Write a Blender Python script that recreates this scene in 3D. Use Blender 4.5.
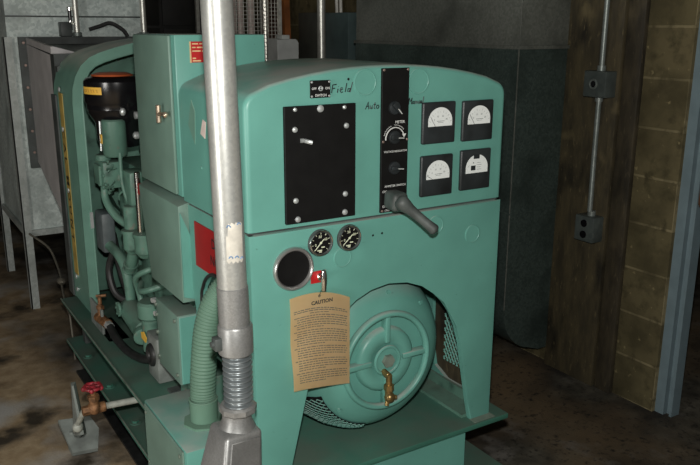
import bpy, bmesh, math, random
from mathutils import Vector, Matrix
random.seed(7)
PI = math.pi
for o in list(bpy.data.objects): bpy.data.objects.remove(o)
SC = bpy.context.scene
COL = SC.collection

# ------------------------------------------------------------------ camera
F_PX = 775.0
yaw, pitch, roll = math.radians(32), math.radians(15), math.radians(0.2)
fwd = Vector((math.sin(yaw)*math.cos(pitch), math.cos(yaw)*math.cos(pitch), -math.sin(pitch)))
rgt = Vector((math.cos(yaw), -math.sin(yaw), 0)); upv = rgt.cross(fwd)
R = math.cos(roll)*rgt + math.sin(roll)*upv
U = -math.sin(roll)*rgt + math.cos(roll)*upv
cam = bpy.data.cameras.new('camera'); cam.sensor_width = 36; cam.sensor_fit = 'HORIZONTAL'
cam.lens = F_PX/700*36; cam.clip_start = .05
co = bpy.data.objects.new('camera', cam); COL.objects.link(co)
M = Matrix((R, U, -fwd)).transposed().to_4x4(); M.translation = Vector((0, 0, 1.63))
co.matrix_world = M; SC.camera = co

# ------------------------------------------------------------------ world, lights, exposure
W = bpy.data.worlds.new('world'); SC.world = W; W.use_nodes = True
bg = W.node_tree.nodes['Background']; bg.inputs[0].default_value = (.80, .92, 1.0, 1); bg.inputs[1].default_value = .075
fl = bpy.data.lights.new('camera_flash', 'POINT'); fl.energy = 158; fl.color = (1.0, .97, .92); fl.shadow_soft_size = .022
fo = bpy.data.objects.new('camera_flash', fl); COL.objects.link(fo); fo.location = Vector((0, 0, 1.63)) + U*.125
dl = bpy.data.lights.new('added_left_fill', 'AREA'); dl.energy = 120; dl.color = (1.0, .97, .92); dl.shape = 'RECTANGLE'; dl.size = 1.0; dl.size_y = 1.9
do = bpy.data.objects.new('added_left_fill', dl); COL.objects.link(do); do.location = (-2.85, .55, 1.15); do.rotation_euler = (0, -PI/2, 0)  # soft fill added outside the left wall, no such source seen
SC.view_settings.view_transform = 'Standard'; SC.view_settings.look = 'None'
SC.view_settings.gamma = 1; SC.view_settings.use_curve_mapping = False; SC.view_settings.exposure = 0.0

# ------------------------------------------------------------------ materials
MAT = {}
def new_mat(name):
    m = bpy.data.materials.new(name); m.use_nodes = True; MAT[name] = m
    nt = m.node_tree; return m, nt, nt.nodes['Principled BSDF']
def mix_noise(nt, coords, scale, c1, c2, lo=.35, hi=.65, detail=5, stretch=None):
    n = nt.nodes.new('ShaderNodeTexNoise'); n.inputs['Scale'].default_value = scale; n.inputs['Detail'].default_value = detail
    if stretch:
        mp = nt.nodes.new('ShaderNodeMapping'); mp.inputs['Scale'].default_value = stretch
        nt.links.new(coords, mp.inputs[0]); nt.links.new(mp.outputs[0], n.inputs[0])
    else: nt.links.new(coords, n.inputs[0])
    r = nt.nodes.new('ShaderNodeMapRange'); r.inputs[1].default_value = lo; r.inputs[2].default_value = hi
    nt.links.new(n.outputs[0], r.inputs[0])
    mx = nt.nodes.new('ShaderNodeMix'); mx.data_type = 'RGBA'
    for i, c in ((6, c1), (7, c2)):
        if isinstance(c, tuple): mx.inputs[i].default_value = (*c, 1)
        else: nt.links.new(c, mx.inputs[i])
    nt.links.new(r.outputs[0], mx.inputs[0]); return mx.outputs[2], r.outputs[0]
def obj_coords(nt):
    t = nt.nodes.new('ShaderNodeTexCoord'); return t.outputs['Object']
def bump(nt, bs, val, strength, dist=.01):
    b = nt.nodes.new('ShaderNodeBump'); b.inputs['Strength'].default_value = strength; b.inputs['Distance'].default_value = dist
    nt.links.new(val, b.inputs['Height']); nt.links.new(b.outputs[0], bs.inputs['Normal'])
def plain(name, col, rough=.5, metal=0., var=.15, scale=30, spec=.5):
    m, nt, bs = new_mat(name); bs.inputs['Roughness'].default_value = rough; bs.inputs['Metallic'].default_value = metal
    bs.inputs['Specular IOR Level'].default_value = spec
    c, _ = mix_noise(nt, obj_coords(nt), scale, tuple(x*(1-var) for x in col), tuple(min(1, x*(1+var)) for x in col))
    nt.links.new(c, bs.inputs['Base Color']); return m
def paint(name, col, dust, rough=.38, grime=.12):
    """enamel paint: faint mottling, small chips, dust settled on upward faces"""
    m, nt, bs = new_mat(name); co_ = obj_coords(nt)
    c, _ = mix_noise(nt, co_, 9, tuple(x*(1-grime) for x in col), col, .3, .7, 6)
    c, _ = mix_noise(nt, co_, 60, c, tuple(x*.55 for x in col), .70, .80, 3)
    if grime > .25:
        c, _ = mix_noise(nt, co_, 13, c, tuple(x*.35 for x in col), .54, .72, 8)
        c, _ = mix_noise(nt, co_, 27, c, (.15, .16, .13), .62, .74, 6)
    g = nt.nodes.new('ShaderNodeNewGeometry'); sx = nt.nodes.new('ShaderNodeSeparateXYZ'); nt.links.new(g.outputs['Normal'], sx.inputs[0])
    up = nt.nodes.new('ShaderNodeMapRange'); up.inputs[1].default_value = .45; up.inputs[2].default_value = 1.0; up.inputs[4].default_value = .95
    nt.links.new(sx.outputs[2], up.inputs[0])
    n = nt.nodes.new('ShaderNodeTexNoise'); n.inputs['Scale'].default_value = 6; n.inputs['Detail'].default_value = 6; nt.links.new(co_, n.inputs[0])
    r = nt.nodes.new('ShaderNodeMapRange'); r.inputs[1].default_value = .25; r.inputs[2].default_value = .6; nt.links.new(n.outputs[0], r.inputs[0])
    mu = nt.nodes.new('ShaderNodeMath'); mu.operation = 'MULTIPLY'; nt.links.new(up.outputs[0], mu.inputs[0]); nt.links.new(r.outputs[0], mu.inputs[1])
    mx = nt.nodes.new('ShaderNodeMix'); mx.data_type = 'RGBA'; nt.links.new(mu.outputs[0], mx.inputs[0]); nt.links.new(c, mx.inputs[6]); mx.inputs[7].default_value = (*dust, 1)
    nt.links.new(mx.outputs[2], bs.inputs['Base Color']); bs.inputs['Roughness'].default_value = rough
    bs.inputs['Specular IOR Level'].default_value = .35
    return m
paint('teal_paint', (.122, .33, .278), (.33, .36, .33))
paint('engine_paint', (.12, .245, .19), (.12, .165, .135), .42, .3)
paint('side_paint', (.155, .255, .212), (.14, .18, .155), .45, .2)
paint('deck_paint', (.05, .17, .125), (.085, .125, .10), .5, .24)
paint('shroud_paint', (.16, .32, .255), (.46, .46, .38), .4, .2)
paint('hose_green', (.125, .235, .172), (.15, .235, .18), .55, .2)
plain('black_enamel', (.006, .006, .007), .22)
plain('black_matte', (.005, .005, .005), .6, spec=.2)
plain('bakelite', (.018, .022, .024), .42, scale=14, var=.35)
plain('handle_grey', (.055, .065, .062), .55, scale=25, var=.3)
plain('dial_white', (.72, .76, .75), .5, var=.02)
plain('ink', (.012, .016, .018), .6)
plain('dial_ink', (.16, .18, .18), .6)
plain('legend_white', (.62, .64, .62), .5, var=.03)
plain('lume', (.62, .66, .48), .5, var=.05)
plain('dim_legend', (.20, .21, .20), .5)
plain('worn_metal', (.16, .20, .165), .6, .1)
plain('rim_chrome', (.42, .42, .41), .3, .75, .05)
plain('chrome', (.72, .72, .70), .18, 1.0, .05)
plain('zinc_screw', (.60, .64, .64), .35, .6, .1)
plain('bronze_screw', (.34, .25, .22), .4, .6, .1)
plain('brass', (.26, .18, .07), .35, .75, .35, 45)
plain('latch_metal', (.50, .40, .30), .25, .8, .3, 60)
plain('rusty_brass', (.20, .10, .045), .6, .4, .45, 60)
plain('red_paint', (.42, .012, .014), .45, var=.12)
plain('red_sign', (.30, .010, .012), .45, var=.10, scale=12)
plain('red_wheel', (.26, .016, .026), .5, var=.5, scale=70)
plain('cream_ink', (.62, .42, .22), .5)
plain('yellow_label', (.78, .47, .07), .45, var=.05)
plain('yellow_tape', (.42, .30, .075), .5, var=.2, scale=20)
plain('orange_label', (.40, .085, .025), .5, var=.25, scale=18)
plain('white_pipe', (.34, .36, .32), .5, var=.2)
plain('grey_plate', (.20, .225, .21), .6, .15, .25, 18)
plain('rubber_and_shade', (.016, .017, .017), .5, var=.3)
plain('dark_steel', (.06, .07, .068), .5, .1, .3, 12)
plain('dark_cabinet', (.014, .014, .012), .6, var=.3, scale=8)
plain('cabinet_grey', (.68, .71, .69), .5, 0, .1, 10)
plain('panel_bluegrey', (.085, .13, .13), .5, .05, .15, 10)
plain('panel_grey', (.075, .078, .066), .6, .05, .15, 10)
plain('canvas_grey', (.48, .47, .47), .7, .1, .10, 8)
plain('coil_grey', (.08, .10, .105), .5)
plain('door_paint', (.13, .18, .20), .45, var=.08, scale=14)
plain('hinge_rust', (.09, .04, .02), .6, .4, .3)
plain('blue_ink', (.10, .22, .42), .6)
plain('sticker', (.50, .48, .42), .7, var=.15, scale=40)
plain('pinkish_tube', (.62, .52, .48), .7)
plain('white_tube', (.97, .94, .86), .33, 1.0, .02)
plain('wire_grey', (.72, .72, .66), .5, .4)
plain('rust_wood', (.30, .10, .025), .7, var=.3, scale=10)
plain('dark_wood', (.06, .022, .01), .7, var=.3, scale=10)
plain('wire_dull', (.16, .15, .12), .6, .3)

def galv(name, a, b, scale=60, metal=.55, rough=.42):
    m, nt, bs = new_mat(name); co_ = obj_coords(nt)
    v = nt.nodes.new('ShaderNodeTexVoronoi'); v.inputs['Scale'].default_value = scale; nt.links.new(co_, v.inputs[0])
    sp = nt.nodes.new('ShaderNodeSeparateColor'); nt.links.new(v.outputs['Color'], sp.inputs[0])
    mx = nt.nodes.new('ShaderNodeMix'); mx.data_type = 'RGBA'; mx.inputs[6].default_value = (*a, 1); mx.inputs[7].default_value = (*b, 1)
    nt.links.new(sp.outputs[0], mx.inputs[0])
    c, _ = mix_noise(nt, co_, 5, mx.outputs[2], tuple(x*.6 for x in a), .5, .75, 6)
    nt.links.new(c, bs.inputs['Base Color']); bs.inputs['Metallic'].default_value = metal; bs.inputs['Roughness'].default_value = rough
    return m
galv('galvanised', (.46, .54, .52), (.68, .76, .73), 70, .1, .5)
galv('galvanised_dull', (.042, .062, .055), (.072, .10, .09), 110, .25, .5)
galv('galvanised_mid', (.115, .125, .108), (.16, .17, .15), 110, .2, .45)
galv('angle_iron', (.36, .40, .38), (.46, .50, .48), 60, .15, .5)
galv('conduit_metal', (.41, .42, .40), (.49, .50, .47), 160, .55, .36)
galv('wall_conduit', (.20, .235, .22), (.27, .30, .285), 40, .4, .42)
galv('bright_pipe', (.55, .55, .50), (.65, .65, .6), 40, .6, .35)
galv('flex_metal', (.20, .23, .24), (.26, .29, .30), 40, .6, .35)
galv('outlet_metal', (.09, .11, .105), (.125, .15, .14), 40, .3, .42)
galv('cast_aluminium', (.24, .245, .24), (.30, .305, .30), 260, .5, .42)

def concrete():
    m, nt, bs = new_mat('concrete_floor'); co_ = obj_coords(nt)
    c, f = mix_noise(nt, co_, 14, (.045, .042, .033), (.11, .102, .080), .32, .68, 12)
    c, _ = mix_noise(nt, co_, 2.3, c, (.024, .022, .019), .48, .62, 9)
    c, _ = mix_noise(nt, co_, 1.3, c, (.16, .115, .066), .52, .75, 8)
    c, _ = mix_noise(nt, co_, 3.4, c, (.20, .19, .175), .58, .72, 9)
    c, _ = mix_noise(nt, co_, 45, c, (.02, .018, .015), .55, .75, 8)
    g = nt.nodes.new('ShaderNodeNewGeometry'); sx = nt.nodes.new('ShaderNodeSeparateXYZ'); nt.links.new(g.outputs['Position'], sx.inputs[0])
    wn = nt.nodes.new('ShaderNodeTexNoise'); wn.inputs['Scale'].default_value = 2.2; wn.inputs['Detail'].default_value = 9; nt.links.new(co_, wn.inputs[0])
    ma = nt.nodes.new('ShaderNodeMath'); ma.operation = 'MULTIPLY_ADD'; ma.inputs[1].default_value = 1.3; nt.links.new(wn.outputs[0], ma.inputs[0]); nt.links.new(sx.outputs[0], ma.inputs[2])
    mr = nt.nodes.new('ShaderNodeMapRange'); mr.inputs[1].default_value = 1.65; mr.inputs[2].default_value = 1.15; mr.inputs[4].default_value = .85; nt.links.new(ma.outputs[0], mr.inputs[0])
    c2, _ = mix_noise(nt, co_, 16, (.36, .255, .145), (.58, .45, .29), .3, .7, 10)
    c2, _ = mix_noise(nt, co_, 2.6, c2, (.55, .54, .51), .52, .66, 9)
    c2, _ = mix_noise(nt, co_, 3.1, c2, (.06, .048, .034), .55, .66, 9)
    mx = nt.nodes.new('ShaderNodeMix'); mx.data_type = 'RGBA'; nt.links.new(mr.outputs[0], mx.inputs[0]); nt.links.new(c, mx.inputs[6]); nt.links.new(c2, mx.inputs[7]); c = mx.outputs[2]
    d = nt.nodes.new('ShaderNodeTexNoise'); d.inputs['Scale'].default_value = 90; nt.links.new(co_, d.inputs[0])
    nt.links.new(c, bs.inputs['Base Color']); bs.inputs['Roughness'].default_value = .75; bs.inputs['Specular IOR Level'].default_value = .25
    bump(nt, bs, d.outputs[0], .4, .004)
concrete()
def masonry(name, ax, c1, c2, mortar):
    m, nt, bs = new_mat(name)
    t = nt.nodes.new('ShaderNodeNewGeometry'); s = nt.nodes.new('ShaderNodeSeparateXYZ'); nt.links.new(t.outputs['Position'], s.inputs[0])
    cb = nt.nodes.new('ShaderNodeCombineXYZ'); ad = nt.nodes.new('ShaderNodeMath'); ad.inputs[1].default_value = .21; nt.links.new(s.outputs[ax], ad.inputs[0]); nt.links.new(ad.outputs[0], cb.inputs[0]); nt.links.new(s.outputs[2], cb.inputs[1])
    b = nt.nodes.new('ShaderNodeTexBrick'); nt.links.new(cb.outputs[0], b.inputs[0])
    b.inputs['Scale'].default_value = 1; b.inputs['Brick Width'].default_value = .47; b.inputs['Row Height'].default_value = .2035
    b.inputs['Mortar Size'].default_value = .006; b.inputs['Mortar Smooth'].default_value = .4
    b.inputs['Color1'].default_value = (*c1, 1); b.inputs['Color2'].default_value = (*c2, 1); b.inputs['Mortar'].default_value = (*mortar, 1)
    c, f = mix_noise(nt, t.outputs['Position'], 5, b.outputs[0], tuple(x*.42 for x in c1), .46, .74, 8)
    c, _ = mix_noise(nt, t.outputs['Position'], 22, c, tuple(x*.6 for x in c1), .5, .7, 9)
    c, _ = mix_noise(nt, t.outputs['Position'], 34, c, tuple(min(1, x*2.0) for x in c2), .66, .78, 8)
    n = nt.nodes.new('ShaderNodeTexNoise'); n.inputs['Scale'].default_value = 120; nt.links.new(t.outputs['Position'], n.inputs[0])
    mm = nt.nodes.new('ShaderNodeMath'); mm.operation = 'MULTIPLY_ADD'; mm.inputs[1].default_value = .25
    nt.links.new(n.outputs[0], mm.inputs[0]); nt.links.new(b.outputs['Fac'], mm.inputs[2])
    nt.links.new(c, bs.inputs['Base Color']); bs.inputs['Roughness'].default_value = .85; bs.inputs['Specular IOR Level'].default_value = .2
    bump(nt, bs, mm.outputs[0], .35, .006)
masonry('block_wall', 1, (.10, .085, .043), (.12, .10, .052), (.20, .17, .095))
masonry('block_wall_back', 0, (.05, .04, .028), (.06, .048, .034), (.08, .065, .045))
def wood(name, a, b):
    m, nt, bs = new_mat(name); co_ = obj_coords(nt)
    c, f = mix_noise(nt, co_, 5, a, b, .35, .65, 9, (6, 6, 1.6))
    c, _ = mix_noise(nt, co_, 3, c, tuple(x*.35 for x in a), .5, .68, 9, (3, 3, 1.2))
    c, _ = mix_noise(nt, co_, 40, c, tuple(x*1.7 for x in b), .62, .76, 8, (2, 2, .6))
    c, _ = mix_noise(nt, co_, 5, c, tuple(x*1.9 for x in b), .62, .75, 5)
    nt.links.new(c, bs.inputs['Base Color']); bs.inputs['Roughness'].default_value = .7; bump(nt, bs, f, .3, .004)
wood('plank_wood', (.048, .040, .022), (.085, .068, .034))
wood('plank_trim', (.034, .028, .017), (.062, .050, .028))
def paper():
    m, nt, bs = new_mat('tag_paper'); c, _ = mix_noise(nt, obj_coords(nt), 14, (.69, .48, .245), (.76, .56, .31), .3, .7)
    nt.links.new(c, bs.inputs['Base Color']); bs.inputs['Roughness'].default_value = .7
paper()

# ------------------------------------------------------------------ mesh helpers
def frame_of(d):
    d = Vector(d).normalized(); a = Vector((0, 0, 1)) if abs(d.z) < .9 else Vector((1, 0, 0))
    u = d.cross(a).normalized(); return u, d.cross(u).normalized(), d
def rot2(axis):  # extrusion frames: maps (a, b, h) to xyz
    return {'y': lambda a, b, h: (a, h, b), 'x': lambda a, b, h: (h, a, b), 'z': lambda a, b, h: (a, b, h)}[axis]
def offs(pts, th):
    out = []
    for i, p in enumerate(pts):
        a = Vector(pts[max(i-1, 0)]); b = Vector(pts[min(i+1, len(pts)-1)]); d = (b-a).normalized(); out.append((p[0]+d.y*th, p[1]-d.x*th))
    return out
class MB:
    def __init__(s): s.bm = bmesh.new(); s.mi = 0
    def _f(s, fs):
        for f in fs: f.material_index = s.mi
    def box(s, a, b, bev=0, seg=2, rz=0, piv=None):
        x0, y0, z0 = a; x1, y1, z1 = b
        vs = [s.bm.verts.new(p) for p in ((x0,y0,z0),(x1,y0,z0),(x1,y1,z0),(x0,y1,z0),(x0,y0,z1),(x1,y0,z1),(x1,y1,z1),(x0,y1,z1))]
        fs = [s.bm.faces.new([vs[i] for i in q]) for q in ((3,2,1,0),(4,5,6,7),(0,1,5,4),(1,2,6,5),(2,3,7,6),(3,0,4,7))]
        s._f(fs); s._bev({e for f in fs for e in f.edges}, bev, seg); return s
    def _bev(s, es, bev, seg):
        if bev: 
            r = bmesh.ops.bevel(s.bm, geom=list(es), offset=bev, segments=seg, profile=.5, affect='EDGES', clamp_overlap=True)
            s._f(r['faces'])
    def hexa(s, pts, bev=0, seg=2):
        vs = [s.bm.verts.new(p) for p in pts]
        fs = [s.bm.faces.new([vs[i] for i in q]) for q in ((3,2,1,0),(4,5,6,7),(0,1,5,4),(1,2,6,5),(2,3,7,6),(3,0,4,7))]
        s._f(fs); s._bev({e for f in fs for e in f.edges}, bev, seg); return s
    def prism(s, pts, ax, h0, h1, bev=0, seg=3, ends=(True, False)):
        fn = rot2(ax)
        A = [s.bm.verts.new(fn(a, b, h0)) for a, b in pts]; B = [s.bm.verts.new(fn(a, b, h1)) for a, b in pts]
        n = len(pts); fa = s.bm.faces.new(A); fb = s.bm.faces.new(B[::-1]); fs = [fa, fb]
        for i in range(n): fs.append(s.bm.faces.new((A[i], B[i], B[(i+1) % n], A[(i+1) % n])))
        s._f(fs)
        if bev:
            es = set()
            if ends[0]: es |= set(fa.edges)
            if ends[1]: es |= set(fb.edges)
            s._bev(es, bev, seg)
        return s
    def round_front(s, pts, y0, y1, rad, seg=5):
        rings = []
        for k in range(seg+1):
            a = PI/2*k/seg; o_ = offs(pts, rad*(1-math.sin(a))); rings.append([s.bm.verts.new((p[0], y0+rad*(1-math.cos(a)), p[1])) for p in o_])
        rings.append([s.bm.verts.new((p[0], y1, p[1])) for p in pts]); n = len(pts)
        fs = [s.bm.faces.new(rings[0]), s.bm.faces.new(rings[-1][::-1])]
        for A, B in zip(rings, rings[1:]):
            for i in range(n): fs.append(s.bm.faces.new((A[i], B[i], B[(i+1) % n], A[(i+1) % n])))
        s._f(fs); return s
    def strip(s, pts, ax, h0, h1, th):
        """open outline extruded and thickened towards its left side"""
        inner = []
        for i, p in enumerate(pts):
            a = Vector(pts[max(i-1, 0)]); b = Vector(pts[min(i+1, len(pts)-1)]); d = (b-a).normalized()
            inner.append((p[0]-d.y*th, p[1]+d.x*th))
        return s.prism(list(pts)+inner[::-1], ax, h0, h1)
    def lathe(s, prof, c, d=(0, 0, 1), n=28, cap=True):
        u, v, w = frame_of(d); c = Vector(c); rings = []
        for r, h in prof:
            if r < 1e-6: rings.append([s.bm.verts.new(c+w*h)])
            else: rings.append([s.bm.verts.new(c+w*h+u*(r*math.cos(2*PI*i/n))+v*(r*math.sin(2*PI*i/n))) for i in range(n)])
        fs = []
        for a, b in zip(rings, rings[1:]):
            if len(a) == 1 and len(b) == 1: continue
            for i in range(n):
                j = (i+1) % n
                if len(a) == 1: fs.append(s.bm.faces.new((a[0], b[i], b[j])))
                elif len(b) == 1: fs.append(s.bm.faces.new((a[i], b[0], a[j])))
                else: fs.append(s.bm.faces.new((a[i], b[i], b[j], a[j])))
        for q in (rings[0], rings[-1]):
            if len(q) > 1 and cap: fs.append(s.bm.faces.new(q))
        s._f(fs); return s
    def cyl(s, a, b, r, n=20, bev=0):
        a, b = Vector(a), Vector(b); L = (b-a).length
        if bev: return s.lathe([(0, 0), (r-bev, 0), (r, bev), (r, L-bev), (r-bev, L), (0, L)], a, b-a, n)
        return s.lathe([(r, 0), (r, L)], a, b-a, n)
    def disc(s, c, d, r, h, n=24): return s.cyl(c, Vector(c)+Vector(d).normalized()*h, r, n, min(h*.4, r*.2))
    def hexnut(s, c, d, r, h): return s.cyl(c, Vector(c)+Vector(d).normalized()*h, r, 6)
    def sphere(s, c, r, n=14, sc=(1, 1, 1)):
        k = n//2; prof = [(r*math.sin(PI*i/k), -r*math.cos(PI*i/k)) for i in range(k+1)]
        before = set(s.bm.verts); s.lathe(prof, (0, 0, 0), (0, 0, 1), n)
        for v in s.bm.verts:
            if v not in before: v.co = Vector((v.co.x*sc[0], v.co.y*sc[1], v.co.z*sc[2]))+Vector(c)
        return s
    def torus(s, c, d, Rr, r, n=40, m=10, sy=1.0):
        u, v, w = frame_of(d); c = Vector(c); g = []
        for i in range(n):
            a = 2*PI*i/n; e = u*math.cos(a)+v*math.sin(a)
            g.append([s.bm.verts.new(c+e*(Rr+r*math.cos(2*PI*j/m))+w*(r*sy*math.sin(2*PI*j/m))) for j in range(m)])
        s._f([s.bm.faces.new((g[i][j], g[(i+1) % n][j], g[(i+1) % n][(j+1) % m], g[i][(j+1) % m])) for i in range(n) for j in range(m)]); return s
    def tube(s, pts, r, n=10, res=0, rad=None, closed=False):
        P = [Vector(p) for p in pts]
        if res: P = spline(P, res)
        rings = []; pu = None
        for i, p in enumerate(P):
            d = (P[min(i+1, len(P)-1)]-P[max(i-1, 0)]).normalized()
            if pu is None: u, v, _ = frame_of(d)
            else:
                u = (pu-d*pu.dot(d)).normalized(); v = d.cross(u)
            pu = u; rr = rad(i, len(P)) if rad else r
            rings.append([s.bm.verts.new(p+u*(rr*math.cos(2*PI*k/n))+v*(rr*math.sin(2*PI*k/n))) for k in range(n)])
        fs = []
        for a, b in zip(rings, rings[1:]):
            for k in range(n): fs.append(s.bm.faces.new((a[k], a[(k+1) % n], b[(k+1) % n], b[k])))
        fs.append(s.bm.faces.new(rings[0][::-1])); fs.append(s.bm.faces.new(rings[-1])); s._f(fs); return s
    def quad(s, a, b, c, d):
        s._f([s.bm.faces.new([s.bm.verts.new(p) for p in (a, b, c, d)])]); return s
    def build(s, name, mats, parent=None, angle=35, label=None):
        bmesh.ops.recalc_face_normals(s.bm, faces=s.bm.faces[:])
        org = Vector((0, 0, 0)); top = parent
        while top is not None and top.parent is not None: top = top.parent
        if top is not None: org = Vector(top.location)
        else:
            vs = [v.co for v in s.bm.verts]
            lo = Vector([min(v[i] for v in vs) for i in range(3)]); hi = Vector([max(v[i] for v in vs) for i in range(3)])
            org = Vector(((lo.x+hi.x)/2, (lo.y+hi.y)/2, lo.z))
        for v in s.bm.verts: v.co -= org
        me = bpy.data.meshes.new(name); s.bm.to_mesh(me); s.bm.free()
        for p in me.polygons: p.use_smooth = True
        me.set_sharp_from_angle(angle=math.radians(angle))
        for m in (mats if isinstance(mats, (list, tuple)) else [mats]): me.materials.append(MAT[m])
        o = bpy.data.objects.new(name, me); COL.objects.link(o)
        if parent is None: o.location = org
        else: o.parent = parent
        if label: o['label'] = label
        return o
def spline(P, res):
    out = []; Q = [P[0]*2-P[1]] + P + [P[-1]*2-P[-2]]
    for i in range(1, len(Q)-2):
        a, b, c, d = Q[i-1:i+3]
        for k in range(res):
            t = k/res
            out.append(.5*((2*b)+(c-a)*t+(2*a-5*b+4*c-d)*t*t+(3*b-a-3*c+d)*t**3))
    out.append(P[-1]); return out
def arc(cx, cy, r, a0, a1, n):
    return [(cx+r*math.cos(math.radians(a0+(a1-a0)*i/n)), cy+r*math.sin(math.radians(a0+(a1-a0)*i/n))) for i in range(n+1)]
def tag(o, label, cat, group=None, kind=None):
    o['label'] = label; o['category'] = cat
    if group: o['group'] = group
    if kind: o['kind'] = kind
    return o
def struct(o): o['kind'] = 'structure'; return o
def thing(name, label, cat, loc, group=None):
    o = bpy.data.objects.new(name, None); COL.objects.link(o); o.location = loc; o.empty_display_size = .1
    return tag(o, label, cat, group)
def add_text(mb, s, origin, ux, uz, size, depth=.0006, align='CENTER', bold=.012):
    """flat lettering laid on the plane spanned by ux (reading direction) and uz (up)"""
    cu = bpy.data.curves.new('lettering', 'FONT'); cu.body = s; cu.size = size; cu.align_x = align; cu.align_y = 'CENTER'; cu.resolution_u = 2; cu.offset = size*bold
    ob = bpy.data.objects.new('lettering', cu); COL.objects.link(ob)
    me = bpy.data.meshes.new_from_object(ob); bpy.data.objects.remove(ob); bpy.data.curves.remove(cu)
    ux, uz, o = Vector(ux).normalized(), Vector(uz).normalized(), Vector(origin); nn = ux.cross(uz)
    vs = [mb.bm.verts.new(o+ux*v.co.x+uz*v.co.y+nn*depth) for v in me.vertices]
    for p in me.polygons:
        try: f = mb.bm.faces.new([vs[i] for i in p.vertices]); f.material_index = mb.mi
        except ValueError: pass
    bpy.data.meshes.remove(me); return mb
X, Y, Z = Vector((1, 0, 0)), Vector((0, 1, 0)), Vector((0, 0, 1))

# ------------------------------------------------------------------ room
m = MB(); m.box((-2.6, -2.2, -.12), (5.2, 7.6, 0)); struct(m.build('floor', 'concrete_floor'))
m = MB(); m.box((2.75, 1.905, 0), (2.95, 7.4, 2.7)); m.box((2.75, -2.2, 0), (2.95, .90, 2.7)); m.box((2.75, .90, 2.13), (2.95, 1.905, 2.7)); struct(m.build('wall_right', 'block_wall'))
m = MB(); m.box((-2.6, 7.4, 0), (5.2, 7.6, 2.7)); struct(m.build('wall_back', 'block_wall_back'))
m = MB(); m.box((-2.7, -2.2, 0), (-2.6, 0, 2.7)); m.box((-2.7, 1.1, 0), (-2.6, 7.6, 2.7)); m.box((-2.7, 0, 2.1), (-2.6, 1.1, 2.7)); struct(m.build('wall_left', 'block_wall_back'))  # unseen opening, cut to let the added left fill in
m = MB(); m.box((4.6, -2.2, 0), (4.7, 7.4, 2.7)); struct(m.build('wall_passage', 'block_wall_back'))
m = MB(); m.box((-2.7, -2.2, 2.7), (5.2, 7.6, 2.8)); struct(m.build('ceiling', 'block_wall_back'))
# steel door frame on the right
m = MB()
prof = [(2.768, 1.913), (2.768, 1.862), (2.795, 1.862), (2.795, 1.84), (2.777, 1.84), (2.777, 1.828), (2.83, 1.828), (2.83, 1.913)]
m.prism(prof, 'z', 0, 2.13); m.prism([(a, .90+1.913-b-.015) for a, b in prof], 'z', 0, 2.13); m.box((2.768, .885, 2.07), (2.83, 1.913, 2.13))
dfm = struct(m.build('trim_1', 'door_paint'))
m = MB(); m.box((2.760, 1.784, .945), (2.780, 1.812, 1.02)); m.cyl((2.758, 1.795, .94), (2.758, 1.795, 1.026), .009); m.build('hinge', 'hinge_rust', dfm, label='rusty brown door hinge')
# timber plank cover on the right wall
m = MB(); m.box((2.715, 2.215, 0), (2.75, 2.515, 2.7), .004); tag(m.build('wall_plank', 'plank_wood'), 'broad dark brown weathered timber plank standing against the block wall behind the conduit', 'plank')
m = MB(); m.box((2.722, 2.118, 0), (2.75, 2.205, 2.7), .006); tag(m.build('timber_batten', 'plank_trim'), 'narrow dark timber batten between the broad plank and bare blocks', 'batten')

# wall conduit with two boxes
cd = thing('wall_conduit', 'thin galvanised conduit with two outlet boxes running down the brown timber plank', 'conduit', (2.66, 2.28, .69))
m = MB(); m.tube([(2.685, 2.285, 2.7), (2.685, 2.285, 1.455)], .0115, 12); m.tube([(2.685, 2.285, 1.33), (2.685, 2.285, 1.08), (2.683, 2.283, 1.03), (2.675, 2.275, .93), (2.672, 2.272, .835)], .0115, 12)
m.build('pipe', 'wall_conduit', cd)
def outlet_box(z0, z1, y0, y1, duplex):
    m = MB(); m.box((2.648, y0, z0), (2.715, y1, z1), .005); yc = (y0+y1)/2
    b = m.build('outlet_box', 'outlet_metal', cd)
    m = MB(); m.cyl((2.685, 2.285 if not duplex else 2.272, z1-.002), (2.685, 2.285 if not duplex else 2.272, z1+.022), .018, 14); m.build('connector', 'wall_conduit', b)
    if not duplex:
        m = MB(); m.cyl((2.685, 2.285, z0-.02), (2.685, 2.285, z0+.002), .017, 14); m.build('connector', 'wall_conduit', b)
    m = MB()
    if duplex:
        for z in (z0+.032, z0+.083):
            m = MB(); m.lathe([(.017, 0), (.017, .004), (0, .004)], (2.6485, yc, z), (-1, 0, 0), 18); m.build('socket', 'black_enamel', b)
    else:
        m.torus((2.648, yc+.006, (z0+z1)/2), (1, 0, 0), .018, .005, 20, 8); m.build('knockout_ring', 'wall_conduit', b)
        m = MB(); m.disc((2.649, yc+.006, (z0+z1)/2), (-1, 0, 0), .014, .003); m.build('socket', 'black_enamel', b)
outlet_box(1.335, 1.445, 2.225, 2.345, False); outlet_box(.70, .815, 2.225, 2.33, True)

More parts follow.
